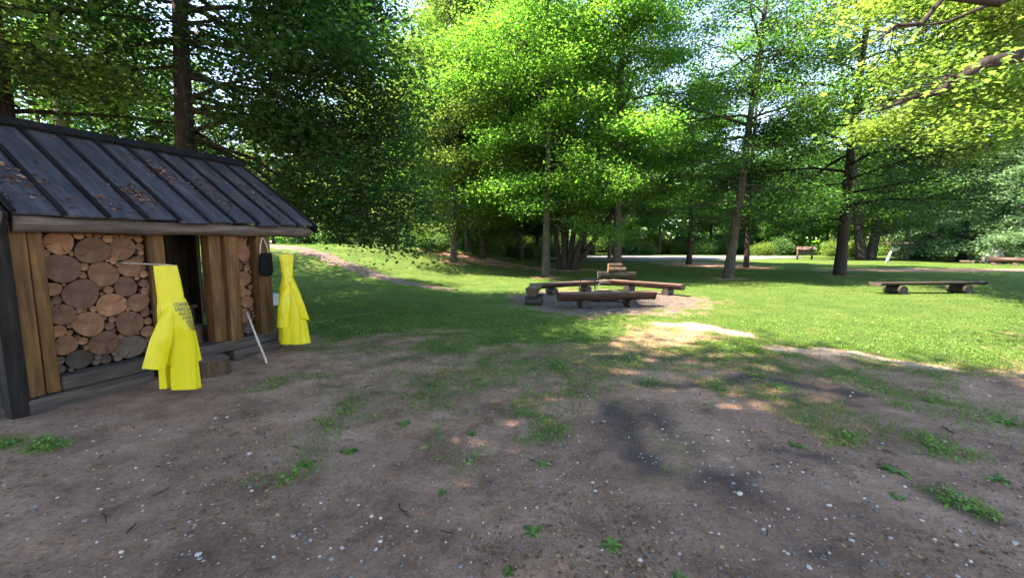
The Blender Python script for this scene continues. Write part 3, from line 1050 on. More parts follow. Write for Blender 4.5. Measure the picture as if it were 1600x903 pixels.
# ------------------------------------------------------------------ log benches round the fire
M_BRED = wood_mat('oiled_log', (0.018, 0.009, 0.006), (0.045, 0.021, 0.013), (0.09, 0.048, 0.032), (1.0, 10, 10), 0.5, 0.4)
M_BTOP = wood_mat('pale_bench_top', (0.055, 0.034, 0.027), (0.115, 0.076, 0.063), (0.20, 0.14, 0.125), (1.0, 10, 10), 0.5, 0.3)  # flat seat top, paler and pinker than the round sides
M_BDARK = wood_mat('dark_bench_log', (0.012, 0.009, 0.007), (0.028, 0.021, 0.017), (0.06, 0.047, 0.039), (1.0, 10, 10), 0.6, 0.4)


def half_log(L, w, h, seed, mats, name, parent, z):
    """half round log, flat side up, along local x; material 1 on the flat top"""
    rnd = random.Random(seed)
    b = MB(); k = 14; n = 11; vv = []; ff = []
    for i in range(k + 1):
        x = -L / 2 + L * i / k
        s = 1 + 0.04 * math.sin(x * 2.3 + seed) + rnd.uniform(-0.015, 0.015)
        for j in range(n):
            a = math.pi + math.pi * j / (n - 1)
            vv.append((x, w / 2 * s * math.cos(a) * (1 + 0.02 * math.sin(3 * j + seed)), h * s * math.sin(a) * 0.92))
    for i in range(k):
        for j in range(n - 1):
            a = i * n + j
            ff.append((a, a + 1, a + n + 1, a + n))
    b.add(vv, ff, 0)
    b.add([], [], 0)
    for i in range(k):
        b.f.append((i * n, (i + 1) * n, (i + 1) * n + n - 1, i * n + n - 1)); b.m.append(1)
    b.f.append(tuple(range(n))); b.m.append(2)
    b.f.append(tuple(k * n + j for j in reversed(range(n)))); b.m.append(2)
    o = b.build(name, mats, parent, bevel=0.012)
    o.location = (0, 0, z)
    return o


def log_bench(px_, py_, ang, L, w, h, top, sup, lab, seed, mats=None, sl=0.42, sr=0.115, group='log benches round the fire place'):
    """ang: direction of the seat in degrees"""
    mats = mats or [M_BRED, M_BTOP, M_BRED]
    z = gz(px_, py_)
    r = empty('log_bench', (px_, py_, z), math.radians(ang))
    tag(r, lab, 'bench', group)
    half_log(L, w, h, seed, mats, 'seat', r, top)
    rnd = random.Random(seed)
    for s in sup:
        n = 16
        wob = [1 + rnd.uniform(-.04, .04) for _ in range(n)]
        b = MB(); b.tube([(0, -sl / 2, 0), (0, 0, 0), (0, sl / 2, 0)], [sr, sr * 1.02, sr * 0.98], n, 0, False, wob=wob)
        o = b.build('support_log', M_BDARK, r, smooth=True); o.location = (s, 0, sr - 0.015)
        for sg in (-1, 1):
            e = MB(); e.tube([(0, sg * (sl / 2 - .004), 0), (0, sg * (sl / 2 + .002), 0)], sr * 0.97, n, 0, True, wob=wob)
            e.build('cut_end', M_BDARK if rnd.random() < 0.7 else M_ENDD, o)
    return r


def bench_between(pl, pr, dl, dr, top, **kw):
    """seat ends seen at two survey points (depths dl, dr)"""
    a = at(*pl, dl); c = at(*pr, dr)
    d = c - a
    L = math.hypot(d.x, d.y)
    return log_bench((a.x + c.x) / 2, (a.y + c.y) / 2, math.degrees(math.atan2(d.y, d.x)), L, top=top, **kw)


bench_between((872, 460), (1021, 458), 10.0, 10.35, 0.38, w=0.36, h=0.23, sup=(-0.60, 0.62), lab='reddish log bench nearest the camera at the fire place', seed=3)
bench_between((838, 446), (832, 461), 11.4, 10.35, 0.45, w=0.34, h=0.20, sup=(-0.30, 0.30), lab='short log bench seen end on at the left of the fire place', seed=7)
bench_between((832, 441), (948, 439), 12.6, 13.9, 0.36, w=0.34, h=0.18, sup=(-0.75, 0.55), lab='log bench at the back left of the fire place, behind the end-on bench', seed=11)
bench_between((955, 442), (1068, 448), 14.0, 12.3, 0.36, w=0.36, h=0.19, sup=(-0.55, 0.75), lab='log bench at the back right of the fire place', seed=13)
DK = [M_BDARK, M_BDARK, M_ENDD]
bench_between((934, 431), (992, 432), 15.6, 15.4, 0.52, w=0.46, h=0.36, sup=(-0.42, 0.42), lab='thick dark log bench behind the fire place with wood blocks lying on it', seed=17, mats=DK, sl=0.4, sr=0.11)
bench_between((1367, 447), (1534, 442), 12.9, 13.25, 0.36, w=0.40, h=0.11, sup=(-1.18, 1.10), lab='long dark plank bench on two logs standing alone on the right lawn', seed=19, mats=DK, sl=0.55, sr=0.145, group='log benches on the lawn')

# wood blocks on the dark bench
wb = at(963, 430, 15.5)
for k, (dx, dy, dz, L, r) in enumerate(((-0.02, -0.10, 0.09, 0.66, 0.10), (0.02, 0.10, 0.09, 0.62, 0.10), (-0.06, 0.0, 0.245, 0.52, 0.085))):
    b = MB(); rr = random.Random(k)
    wob = [1 + rr.uniform(-.05, .05) for _ in range(12)]
    b.tube([(-L / 2, 0, 0), (0, 0, 0), (L / 2, 0, 0)], r, 12, 0, False, wob=wob)
    o = b.build('split_log', wood_mat('split_wood_%s' % 'abc'[k], (0.022, 0.014, 0.009), (0.052, 0.034, 0.021), (0.10, 0.07, 0.045), (1, 10, 10)), smooth=True)
    o.location = (wb.x + dx, wb.y + dy, 0.52 + gz(wb.x, wb.y) + dz)
    o.rotation_euler = (0, 0, (0.04, -0.05, 0.1)[k])
    for sg in (-1, 1):
        e = MB(); e.tube([(sg * (L / 2 - .003), 0, 0), (sg * (L / 2 + .002), 0, 0)], r * 0.97, 12, 0, True, wob=wob); e.build('cut_end', M_END, o)
    tag(o, ('front pale log lying on the thick dark bench behind the fire place', 'rear pale log lying on the thick dark bench behind the fire place', 'pale log lying on top of two others on the dark bench')[k], 'log', 'pale logs on the dark bench')

# iron grate over the fire place, pale roasting stick, charred sticks
fx, fy = 2.35, 12.3
fg = empty('fire_grate', (fx, fy, gz(fx, fy)), 0.3)
tag(fg, 'black iron cooking grate on thin legs in the middle of the fire place', 'grate')
b = MB(); b.tube([(0.27 * math.cos(t), 0.27 * math.sin(t), 0.50) for t in np.linspace(0, 2 * math.pi, 25)], 0.014, 6, cap=False); b.build('rim', M_IRON, fg, smooth=True)
b = MB()
for k in range(-4, 5):
    y_ = k * 0.055; h_ = math.sqrt(0.27 ** 2 - y_ * y_)
    b.tube([(-h_, y_, 0.50), (h_, y_, 0.50)], 0.007, 5)
b.build('bars', M_IRON, fg)
for a in (0.5, 2.6, 4.7):
    b = MB(); b.tube([(0.27 * math.cos(a), 0.27 * math.sin(a), 0.5), (0.34 * math.cos(a), 0.34 * math.sin(a), -0.03)], 0.012, 6); b.build('leg', M_IRON, fg)
b = MB(); b.tube([(0.26, 0, 0.505), (0.34, 0.02, 0.60), (0.36, 0.0, 0.66)], 0.013, 6); b.build('handle', M_IRON, fg, smooth=True)
a0 = at(926, 457, 10.25); a1 = at(938, 441, 11.6); a2 = at(954, 441.5, 12.4)
b = MB(); b.tube([a0, a0 * 0.5 + a1 * 0.5, a1, a2], [0.016, 0.015, 0.014, 0.008], 7)
tag(b.build('roasting_stick', M_STICK, smooth=True), 'pale bent roasting stick propped on the front log bench', 'stick')
rr = random.Random(9)
for k in range(7):
    b = MB(); L = rr.uniform(0.35, 0.7); a = rr.uniform(0, 6.28); r = rr.uniform(.02, .04)
    cx, cy_ = PIT[0] + rr.uniform(-.5, .4), PIT[1] + rr.uniform(-.3, .5)
    dz = 0.03 + 0.02 * (k % 3)
    b.tube([(-L / 2, 0, 0), (0, 0.02, 0.01), (L / 2, 0, 0)], [r, r * 1.1, r * .8], 7)
    o = b.build('charred_stick', M_BDARK, smooth=True); o.location = (cx, cy_, gz(cx, cy_) + dz); o.rotation_euler = (0, rr.uniform(-.12, .12), a)
    tag(o, 'charred stick lying in the ashes in the middle of the fire place', 'firewood', 'charred sticks in the fire place')


# ------------------------------------------------------------------ far furniture of the park
kx = at(1257, 403, 40)
kio = empty('notice_shelter', (kx.x, kx.y, gz(kx.x, kx.y) - 0.02), -0.35); kio.scale = (0.7, 0.7, 0.8)
tag(kio, 'small roofed wooden notice stand far off beyond the lawn', 'notice stand')
for sx in (-0.85, 0.85):
    b = MB(); b.tube([(sx, 0, -0.05), (sx, 0, 1.35)], 0.12, 10); b.build('post', M_BEAM, kio, smooth=True)
b = MB(); b.box((0, 0, 0.98), (1.5, 0.05, 0.62)); b.build('panel', M_BEAM, kio, bevel=.01)
for sg in (-1, 1):
    b = MB(); b.box((0, sg * 0.30, 1.42), (2.3, 0.70, 0.05), Matrix.Rotation(sg * -0.55, 3, 'X')); b.build('roof_slope', M_BEAM, kio, bevel=.01)
yx = at(1392, 405, 33)
yp = empty('forked_post_stand', (yx.x, yx.y, gz(yx.x, yx.y) - 0.03), -0.4); yp.scale = (0.8, 0.8, 0.8)
tag(yp, 'pale leaning forked post carrying a flat board roof, far off on the right', 'post')
M_PALE = wood_mat('bleached_wood', (0.38, 0.35, 0.32), (0.52, 0.49, 0.46), (0.66, 0.63, 0.60), (10, 10, 1))
b = MB(); b.tube([(-0.35, 0, -0.05), (-0.18, 0, 0.7), (-0.02, 0, 1.2), (0.05, 0, 1.95)], [0.13, 0.11, 0.1, 0.09], 10); b.build('stem', M_PALE, yp, smooth=True)
b = MB(); b.tube([(-0.02, 0, 1.15), (0.45, 0, 1.5), (0.85, 0, 1.95)], [0.08, 0.07, 0.06], 8); b.build('fork', M_PALE, yp, smooth=True)
b = MB(); b.box((0.4, 0, 2.05), (1.9, 1.2, 0.16)); b.build('roof_board', M_BEAM, yp, bevel=.02)

for (pl, pr, d0, d1, r, z, lab, mt) in (((1500, 403), (1546, 402), 33, 32, 0.09, 0.14, 'thin grey rail log lying low at the right edge of the lawn', M_BEAM),
                                    ((1546, 401), (1640, 400), 30, 28, 0.20, 0.42, 'thick brown log barrier on pale blocks at the far right of the lawn', M_BRED)):
    a = at(*pl, d0); c = at(*pr, d1); m_ = (a + c) / 2
    r_ = empty('log_barrier', (m_.x, m_.y, gz(m_.x, m_.y)), math.atan2(c.y - a.y, c.x - a.x))
    L = math.hypot(c.x - a.x, c.y - a.y)
    b = MB(); b.tube([(-L / 2, 0, z), (0, 0, z), (L / 2, 0, z)], r, 12); b.build('rail', mt, r_, smooth=True)
    for s in (-0.42, -0.05, 0.40):
        b = MB(); b.tube([(s * L, -0.25, max(z - r, .08) / 2), (s * L, 0.25, max(z - r, .08) / 2)], max(z - r, 0.08) / 2 + 0.02, 10); b.build('block', M_BEAM, r_)
    tag(r_, lab, 'barrier')

M_ROCK = plain_ground_mat('grey_rock', (0.14, 0.13, 0.14), (0.32, 0.31, 0.33), 2.0)


def boulder(x, y, sx, sy, sz, seed, name='boulder', mat=None):
    r = np.random.default_rng(seed)
    bm_v = []; ff = []
    n, k = 16, 9
    for i in range(k + 1):
        ph = math.pi * i / k
        for j in range(n):
            th = 2 * math.pi * j / n
            d = Vector((math.sin(ph) * math.cos(th), math.sin(ph) * math.sin(th), math.cos(ph)))
            s = 1 + 0.35 * (float(fbm(d.x * 1.4 + seed * 3 + 5, d.y * 1.4 + d.z * 1.9 + 7, 3)) - 0.5)
            bm_v.append((d.x * sx * s, d.y * sy * s, d.z * sz * s))
    for i in range(k):
        for j in range(n):
            a = i * n + j; c = i * n + (j + 1) % n
            ff.append((a, a + n, c + n, c))
    b = MB(); b.add(bm_v, ff)
    o = b.build(name, mat or M_ROCK, smooth=True)
    o.location = (x, y, gz(x, y) + sz * 0.6)
    return o


bp = at(1597, 396, 30)
tag(boulder(bp.x + 0.5, bp.y + 2.2, 0.6, 0.55, 0.75, 4), 'pale grey boulder behind the brown log barrier at the right edge', 'boulder')


# ------------------------------------------------------------------ trees
LEAF_T = {
    'plain': (np.array([(-0.5, 0, 0), (0.02, 0.33, 0.07), (0.5, 0, -0.02), (0.02, -0.33, 0.07)]), np.array([(0, 2, 1), (0, 3, 2)])),
    'maple': (np.array([(-0.5, 0, 0), (-0.25, 0.42, 0.06), (-0.02, 0.18, 0.02), (0.25, 0.46, 0.05), (0.22, 0.12, 0.02), (0.55, 0, -0.05),
                        (0.22, -0.12, 0.02), (0.25, -0.46, 0.05), (-0.02, -0.18, 0.02), (-0.25, -0.42, 0.06)]),
              np.array([(0, 2, 1), (2, 4, 3), (0, 4, 2), (0, 5, 4), (0, 6, 5), (0, 8, 6), (8, 7, 6), (0, 9, 8)])),
    'needle': (np.array([(-0.5, 0, 0), (-0.1, 0.16, 0.03), (0.5, 0, -0.08), (-0.1, -0.16, 0.03)]), np.array([(0, 2, 1), (0, 3, 2)])),
    'spray': (np.array([(-0.5, 0.0, 0), (-0.35, 0.30, 0.05), (-0.1, 0.1, 0.0), (0.05, 0.45, -0.02), (0.15, 0.08, 0.03), (0.5, 0.18, -0.06), (0.28, -0.1, 0.02), (0.3, -0.45, 0.0), (-0.05, -0.15, 0.04), (-0.3, -0.38, -0.03)]),
              np.array([(0, 2, 1), (2, 4, 3), (4, 6, 5), (6, 8, 7), (8, 0, 9), (0, 8, 2), (2, 8, 4), (4, 8, 6)])),
}


def leaves_np(C, size, rng, template='plain', tilt=0.45, rndv=None, dirs=None):
    T, F = LEAF_T[template]
    n = len(C)
    nrm = rng.normal(0, tilt, (n, 3)); nrm[:, 2] += 1.0
    nrm /= np.linalg.norm(nrm, axis=1)[:, None]
    d = rng.normal(0, 1, (n, 3)); d[:, 2] *= 0.5
    if dirs is not None:
        d = dirs + d * 0.45
    d -= nrm * (d * nrm).sum(1)[:, None]
    d /= np.linalg.norm(d, axis=1)[:, None] + 1e-9
    s = np.cross(nrm, d)
    sz = size * rng.uniform(0.5, 1.35, n)
    V = (C[:, None, :] + sz[:, None, None] * (T[None, :, 0, None] * d[:, None, :] + T[None, :, 1, None] * s[:, None, :] + T[None, :, 2, None] * nrm[:, None, :]))
    k = len(T)
    tri = (F[None] + (np.arange(n) * k)[:, None, None]).reshape(-1, 3)
    rv = np.repeat(rng.random(n) if rndv is None else rndv, k)
    return V.reshape(-1, 3), tri, rv


def prof_round(h):      # crown radius against relative height in the crown
    return (0.55 + 0.45 * math.sin(math.pi * min(1, h * 1.25 + 0.12))) * (1 - max(0, h - 0.45) ** 1.6 * 1.6)


def prof_cone(h):
    return max(0.06, 1 - h) ** 0.85


def prof_col(h):
    return (0.75 + 0.25 * math.sin(math.pi * h)) * (1 - max(0, h - 0.55) ** 2 * 3.0)


def tree(name, label, cat, base, H, r0, seed, cb, R, n_limbs, leaf='maple', bark='grey', n_leaf=40000, lsize=0.13, template='plain',
         lean=(0, 0), droop=0.5, e_lo=0.15, e_hi=0.9, prof=prof_round, group=None, extra=None, extra_stems=None, spread=0.22, sec_tubes=True,
         tilt=0.45, az_bias=None, avoid=None, sides=10, hang=0.05, inner=0.2, leafy=None, sec_gap=0.42, flare=0.28):
    rng = np.random.default_rng(seed); rnd = random.Random(seed)
    x0, y0 = base[0], base[1]
    z0 = gz(x0, y0) if len(base) < 3 else base[2]
    root = empty(name, (x0, y0, z0))
    tag(root, label, cat, group)
    wood = MB()
    stems = [((0, 0), lean, r0, H)] + (extra_stems or [])
    limbs = []
    for si, (off, ln, r_, h_) in enumerate(stems):
        K = 15
        wx, wy = rnd.uniform(0, 6), rnd.uniform(0, 6)
        pts = []; rad = []
        for i in range(K + 1):
            t = i / K
            tt = t if i > 0 else 0
            amp = 0.02 * h_ * t * (0.4 if t < 0.2 else 1) * 0.5
            pts.append(Vector((off[0] + ln[0] * t + amp * math.sin(5 * t + wx), off[1] + ln[1] * t + amp * math.sin(4.3 * t + wy), h_ * t - (0.15 if i == 0 else 0))))
            rad.append(max(0.02, r_ * (1 - 0.93 * t ** 0.9)) * (1 + flare * math.exp(-t * h_ / 0.35)))
        # extra ring close to the ground for the root flare
        pts.insert(1, pts[0].lerp(pts[1], min(0.5, 0.45 / (h_ / K)))); rad.insert(1, r_ * 1.12)
        wob = [1 + rnd.uniform(-.08, .08) for _ in range(sides)]
        wood.tube(pts, rad, sides, wob=wob)
        nl = int(n_limbs * (h_ / H) / len(stems)) if len(stems) > 1 else n_limbs
        for q_ in range(nl):
            hr = min(1.0, max(0.0, (q_ + rnd.uniform(-0.6, 1.6)) / nl))
            hz = cb + (h_ * 0.97 - cb) * hr
            tpos = hz / h_ * K
            i0 = min(K - 1, int(tpos)); p = pts[i0 + 1 if i0 else 0].lerp(pts[i0 + 2], tpos - i0)
            rt = max(0.02, r_ * (1 - 0.93 * (hz / h_) ** 0.9))
            az = q_ * 2.399 + rnd.uniform(-0.5, 0.5)
            if az_bias and rnd.random() < az_bias[1]:
                az = az_bias[0] + rnd.gauss(0, 0.6)
            if avoid:
                da = (az - avoid[0] + math.pi) % (2 * math.pi) - math.pi
                if abs(da) < avoid[1]:
                    az = avoid[0] + math.copysign(avoid[1] + rnd.uniform(0, 0.8), da)
            L = R * prof(hr) * rnd.uniform(0.55, 1.15)
            e0 = e_lo + (e_hi - e_lo) * hr + rnd.uniform(-0.28, 0.28); dr_ = droop * rnd.uniform(0.4, 1.5)
            k = 8; path = [p.copy()]; rr_ = [min(rt * 0.5, 0.011 * L + 0.014)]
            a = az
            for j in range(1, k + 1):
                s = j / k
                e = e0 - dr_ * s * (1 - 0.3 * s) + rnd.uniform(-.1, .1)
                a += rnd.uniform(-0.2, 0.2)
                p = p + Vector((math.cos(a) * math.cos(e), math.sin(a) * math.cos(e), math.sin(e))) * (L / k)
                path.append(p.copy()); rr_.append(max(0.008, rr_[0] * (1 - 0.9 * s)))
            wood.tube(path, rr_, 6, cap=False)
            limbs.append((path, L))
    for path, ra, rb in (extra or []):
        k = len(path)
        path = [Vector(p_) for p_ in path]
        rr_ = [ra + (rb - ra) * j / (k - 1) for j in range(k)]
        wood.tube(path, rr_, 9, cap=False)
        limbs.append((path, -sum((path[j + 1] - path[j]).length for j in range(k - 1))))   # bare bough: leaves only near its tip
    for path, ra, rb in (leafy or []):
        k = len(path)
        path = [Vector(p_) for p_ in path]
        wood.tube(path, [ra + (rb - ra) * j / (k - 1) for j in range(k)], 7, cap=False)
        limbs.append((path, sum((path[j + 1] - path[j]).length for j in range(k - 1))))
    # secondary branches and leaf sprays
    secs = []; w = []
    for path, L in limbs:
        k = len(path) - 1
        bare = L < 0
        L = abs(L)
        ns = 5 if bare else max(4, int(L / sec_gap * 1.5))
        for q_ in range(ns + 1):
            s = (0.72 if bare else inner) + (0.28 if bare else 1 - inner) * (q_ + rnd.random() * 0.6) / ns
            s = min(s, 1.0)
            f = s * k; i0 = min(k - 1, int(f)); p = path[i0].lerp(path[i0 + 1], f - i0)
            d = (path[i0 + 1] - path[i0]).normalized()
            a = math.atan2(d.y, d.x)
            side = 1 if q_ % 2 else -1
            if q_ >= ns: a2 = a + rnd.uniform(-.2, .2)
            else: a2 = a + side * rnd.uniform(0.55, 1.15)
            l = (1.6 if bare else L) * 0.40 * (1.08 - 0.62 * s) * rnd.uniform(0.7, 1.25) + 0.25
            e = rnd.gauss(0.08, 0.16) - 0.22 * droop
            v = Vector((math.cos(a2) * math.cos(e), math.sin(a2) * math.cos(e), math.sin(e)))
            m_ = p + v * (l * 0.5) + Vector((0, 0, 0.04 * l)); q2 = p + v * l - Vector((0, 0, 0.12 * l * droop))
            if sec_tubes:
                wood.tube([p, m_, q2], [0.006 + 0.006 * l, 0.005 + .004 * l, 0.004], 4, cap=False)
            secs.append((p, m_, q2, l)); w.append((l + 0.15) * (0.10 if bare else 1.0))
    trunk = wood.build('trunk', M_BARK[bark], root, smooth=True)
    A = np.array([[*p, *m_, *q2] for p, m_, q2, l in secs]); w = np.array(w); Ls = np.array([l for *_, l in secs])
    # some sprays are thick, some thin: gaps and clumps
    w = w * (0.12 + rng.gamma(1.3, 0.75, len(w)))
    idx = rng.choice(len(secs), n_leaf, p=w / w.sum())
    t = rng.uniform(0.12, 1.08, n_leaf) ** 0.8
    P, M_, Q = A[idx, 0:3], A[idx, 3:6], A[idx, 6:9]
    tt = t[:, None]
    C = P * (1 - tt) ** 2 + 2 * M_ * tt * (1 - tt) + Q * tt ** 2
    sp = (spread + 0.14 * Ls[idx])[:, None]
    C = C + rng.normal(0, 1, (n_leaf, 3)) * np.array([1, 1, 0.55]) * sp
    C[:, 2] -= np.abs(rng.normal(0, hang, n_leaf))
    secv = rng.random(len(secs))
    rv = np.clip(0.55 * secv[idx] + 0.45 * rng.random(n_leaf), 0, 1)
    V, F, rvv = leaves_np(C, lsize, rng, template, tilt, rv)
    np_mesh('crown', V, F, M_LEAF[leaf], root, rvv)
    return root


def base_at(px_, d):
    a = (px_ - 800) / 640
    return (a * d * 1.0, d)


# --- dark trees behind the shelter
t1b = base_at(291, 9.2)


def l1(px_, py_, d):
    v = at(px_, py_, d)
    return (v.x - t1b[0], v.y - t1b[1], v.z - gz(*t1b))


LEAFY = [([(0.05, 0.05, 4.6), l1(430, 215, 9.3), l1(520, 285, 9.4), l1(560, 335, 9.5), l1(592, 370, 9.6)], 0.06, 0.012),
         ([(0.05, 0.05, 4.0), l1(400, 250, 9.8), l1(470, 300, 10.0), l1(530, 340, 10.2), l1(570, 368, 10.4)], 0.05, 0.012),
         ([(0.05, 0.05, 5.2), l1(440, 150, 9.6), l1(540, 205, 9.8), l1(575, 265, 10.0), l1(598, 315, 10.2)], 0.06, 0.012),
         ([(0.05, 0.05, 5.9), l1(450, 80, 9.2), l1(540, 110, 9.4), l1(585, 165, 9.6), l1(600, 215, 9.8)], 0.06, 0.012),
         ([(0.05, 0.05, 4.3), l1(390, 270, 10.6), l1(450, 315, 11.2), l1(500, 340, 11.6), l1(545, 352, 12.0)], 0.05, 0.012)]
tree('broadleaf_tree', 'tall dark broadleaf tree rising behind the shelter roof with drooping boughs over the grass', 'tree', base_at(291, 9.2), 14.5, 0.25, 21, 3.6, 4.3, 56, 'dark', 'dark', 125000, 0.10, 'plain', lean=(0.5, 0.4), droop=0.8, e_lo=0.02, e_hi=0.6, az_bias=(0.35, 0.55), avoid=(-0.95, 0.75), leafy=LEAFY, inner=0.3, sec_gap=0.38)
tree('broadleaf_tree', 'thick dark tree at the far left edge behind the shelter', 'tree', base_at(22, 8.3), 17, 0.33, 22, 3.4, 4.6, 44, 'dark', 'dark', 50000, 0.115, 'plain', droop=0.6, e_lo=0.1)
tree('broadleaf_tree', 'dark trunk in the left background between the far left tree and the roof side tree', 'tree', base_at(122, 14), 18, 0.27, 23, 3.6, 3.8, 34, 'bright', 'mossy', 30000, 0.14, 'plain', droop=0.5)
# --- the middle group
tree('maple_tree', 'sunlit maple on the grass bank left of centre with yellow green leaves', 'tree', base_at(709, 22.5), 18, 0.17, 31, 1.9, 4.4, 64, 'bright', 'grey', 105000, 0.125, 'plain', droop=0.6, e_lo=0.0)
tree('maple_tree', 'grey trunked maple standing just left of the many-stemmed clump', 'tree', base_at(853, 19.3), 19, 0.185, 32, 2.7, 4.6, 64, 'maple', 'grey', 100000, 0.115, 'plain', droop=0.6, e_lo=0.05)
tree('multi_stem_tree', 'many-stemmed tree with dark stems fanning out, one leaning far right', 'tree', base_at(882, 25), 18, 0.17, 33, 6.6, 4.0, 56, 'mid', 'dark', 52000, 0.14, 'plain', lean=(-0.6, 0.3),
     extra_stems=[((0.25, 0.1), (2.2, 0.5), 0.17, 16), ((0.45, -0.1), (4.4, 0.2), 0.18, 15), ((0.6, 0.0), (8.6, -0.4), 0.19, 13), ((-0.25, 0.1), (-2.2, 0.6), 0.15, 15), ((0.1, 0.35), (0.8, 2.0), 0.14, 15)], e_lo=0.3)
tree('maple_tree', 'tall maple behind the thick dark bench with wood blocks', 'tree', base_at(964, 20.5), 21, 0.23, 34, 3.4, 4.7, 62, 'maple', 'grey', 90000, 0.118, 'plain', droop=0.55, e_lo=0.3, inner=0.35)
tree('slender_tree', 'slender dark trunked tree beside the grey road', 'tree', base_at(1076, 31), 14, 0.19, 35, 3.4, 4.0, 40, 'mid', 'dark', 26000, 0.19, 'plain', droop=0.45)
# --- right hand trees
tree('leaning_tree', 'dark tree leaning right at its foot, nearer of the pair right of the road', 'tree', base_at(1138, 18.7), 19, 0.20, 36, 2.2, 4.2, 60, 'mid', 'grey', 52000, 0.11, 'plain', lean=(2.1, 0.6), droop=0.6, e_lo=0.15, inner=0.38)
tree('slender_tree', 'slim straight tree right behind the leaning tree', 'tree', base_at(1166, 27), 20, 0.16, 37, 3.2, 3.4, 36, 'mid', 'dark', 20000, 0.16, 'plain', droop=0.5, inner=0.35)
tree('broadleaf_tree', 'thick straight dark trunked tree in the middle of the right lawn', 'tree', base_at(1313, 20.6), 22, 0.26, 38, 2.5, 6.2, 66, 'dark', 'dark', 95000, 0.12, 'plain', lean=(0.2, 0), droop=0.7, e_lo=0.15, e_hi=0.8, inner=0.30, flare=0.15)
tree('forked_tree', 'massive tree forking near the ground behind the right lawn', 'tree', base_at(1345, 39), 22, 0.46, 39, 3.6, 7.0, 60, 'mid', 'dark', 44000, 0.24, 'plain', lean=(-4.2, 0), flare=0.2, extra_stems=[((0.75, 0), (3.6, 0.4), 0.42, 21)], e_lo=0.2)
tree('slender_tree', 'pale slim trunk near the forked post stand', 'tree', base_at(1413, 41), 17, 0.24, 40, 4.5, 4.0, 36, 'mid', 'pale', 22000, 0.24, 'plain')
# --- maple overhanging from the right, trunk outside the picture
mb = (14.8, 10.8)
def loc(px_, py_, d):
    v = at(px_, py_, d); return (v.x - mb[0], v.y - mb[1], v.z - gz(*mb))
ex = [([(0, 0, 4.4), loc(1700, 66, 6.20), loc(1600, 86, 6.10), loc(1540, 98, 6.10), loc(1500, 122, 6.10), loc(1465, 145, 6.20), loc(1425, 153, 6.30), loc(1378, 172, 6.40)], 0.125, 0.02),
      ([loc(1500, 122, 6.10), loc(1478, 118, 6.10), loc(1470, 132, 6.00)], 0.03, 0.012),
      ([(0, 0, 5.6), loc(1640, -60, 6.00), loc(1560, 5, 6.00), loc(1475, -5, 6.20), loc(1440, 38, 6.30), loc(1400, 40, 6.40), loc(1375, 62, 6.60)], 0.08, 0.015),
      ([(0, 0, 6.0), loc(1640, -20, 6.60), loc(1540, 10, 6.80), loc(1480, 35, 7.00), loc(1440, 40, 7.20)], 0.05, 0.01)]
tree('maple_tree', 'maple at the right edge reaching a bare crooked bough into the picture', 'tree', mb, 19, 0.38, 41, 4.4, 4.9, 56, 'bright', 'dark', 110000, 0.095, 'maple', droop=0.5, e_lo=0.3, e_hi=0.9, extra=ex, az_bias=(2.2, 0.97))

# --- conifers on the right
cp = tree('conifer_tree', 'dark blue green conifer standing beyond the lawn on the right', 'tree', base_at(1500, 36), 22, 0.28, 51, 0.9, 3.8, 110, 'needle', 'dark', 30000, 0.30, 'needle', droop=0.5, e_lo=-0.05, e_hi=0.5, prof=prof_cone, group='conifers beyond the right lawn', sec_tubes=False)


def put(proto, x, y, s, rz, label=None, group=None):
    o = copy_tree(proto)
    o.location = (x, y, gz(x, y) - 0.05)
    o.scale = (s, s, s * (0.92 + 0.16 * ((x * 7.3) % 1)))
    o.rotation_euler = (0, 0, rz)
    if label: o['label'] = label
    if group: o['group'] = group
    return o


for k, (px_, d, s, lab) in enumerate(((1560, 34, 0.95, 'conifer just left of the right picture edge, behind the log barrier'), (1466, 47, 1.05, 'farthest left conifer of the right-hand group, half behind the lawn tree'),
                                      (1620, 31, 0.8, 'pale sunlit conifer at the right picture edge'), (1530, 50, 1.2, 'tall conifer at the back of the right-hand group'), (1590, 46, 1.15, 'second tall conifer at the back near the right edge'))):
    x, y = base_at(px_, d)
    put(cp, x, y, s, k * 1.3, lab)
pine = tree('pine_tree', 'pine with pale bare trunk at the right edge above the conifers', 'tree', base_at(1589, 40), 26, 0.32, 52, 17, 4, 26, 'needle', 'pale', 9000, 0.3, 'needle', prof=prof_round, sec_tubes=False)

# --- forest behind: prototypes copied one by one
FG = 'forest trees behind the clearing'
protos = []
for k, (leaf, bark, R, cbh, n, sd_) in enumerate((('mid', 'dark', 4.6, 2.4, 52, 61), ('maple', 'grey', 5.2, 3.2, 50, 62), ('dark', 'dark', 4.4, 2.0, 54, 63), ('bright', 'mossy', 4.8, 2.6, 50, 64))):
    protos.append(dict(leaf=leaf, bark=bark, R=R, cb=cbh, n=n, seed=sd_))
FLAB = ['mid green forest tree with a dark trunk behind the clearing', 'fresh green forest tree with a grey trunk behind the clearing', 'dark green forest tree behind the clearing', 'yellow green sunlit forest tree behind the clearing']
spots = []
rf = random.Random(31)
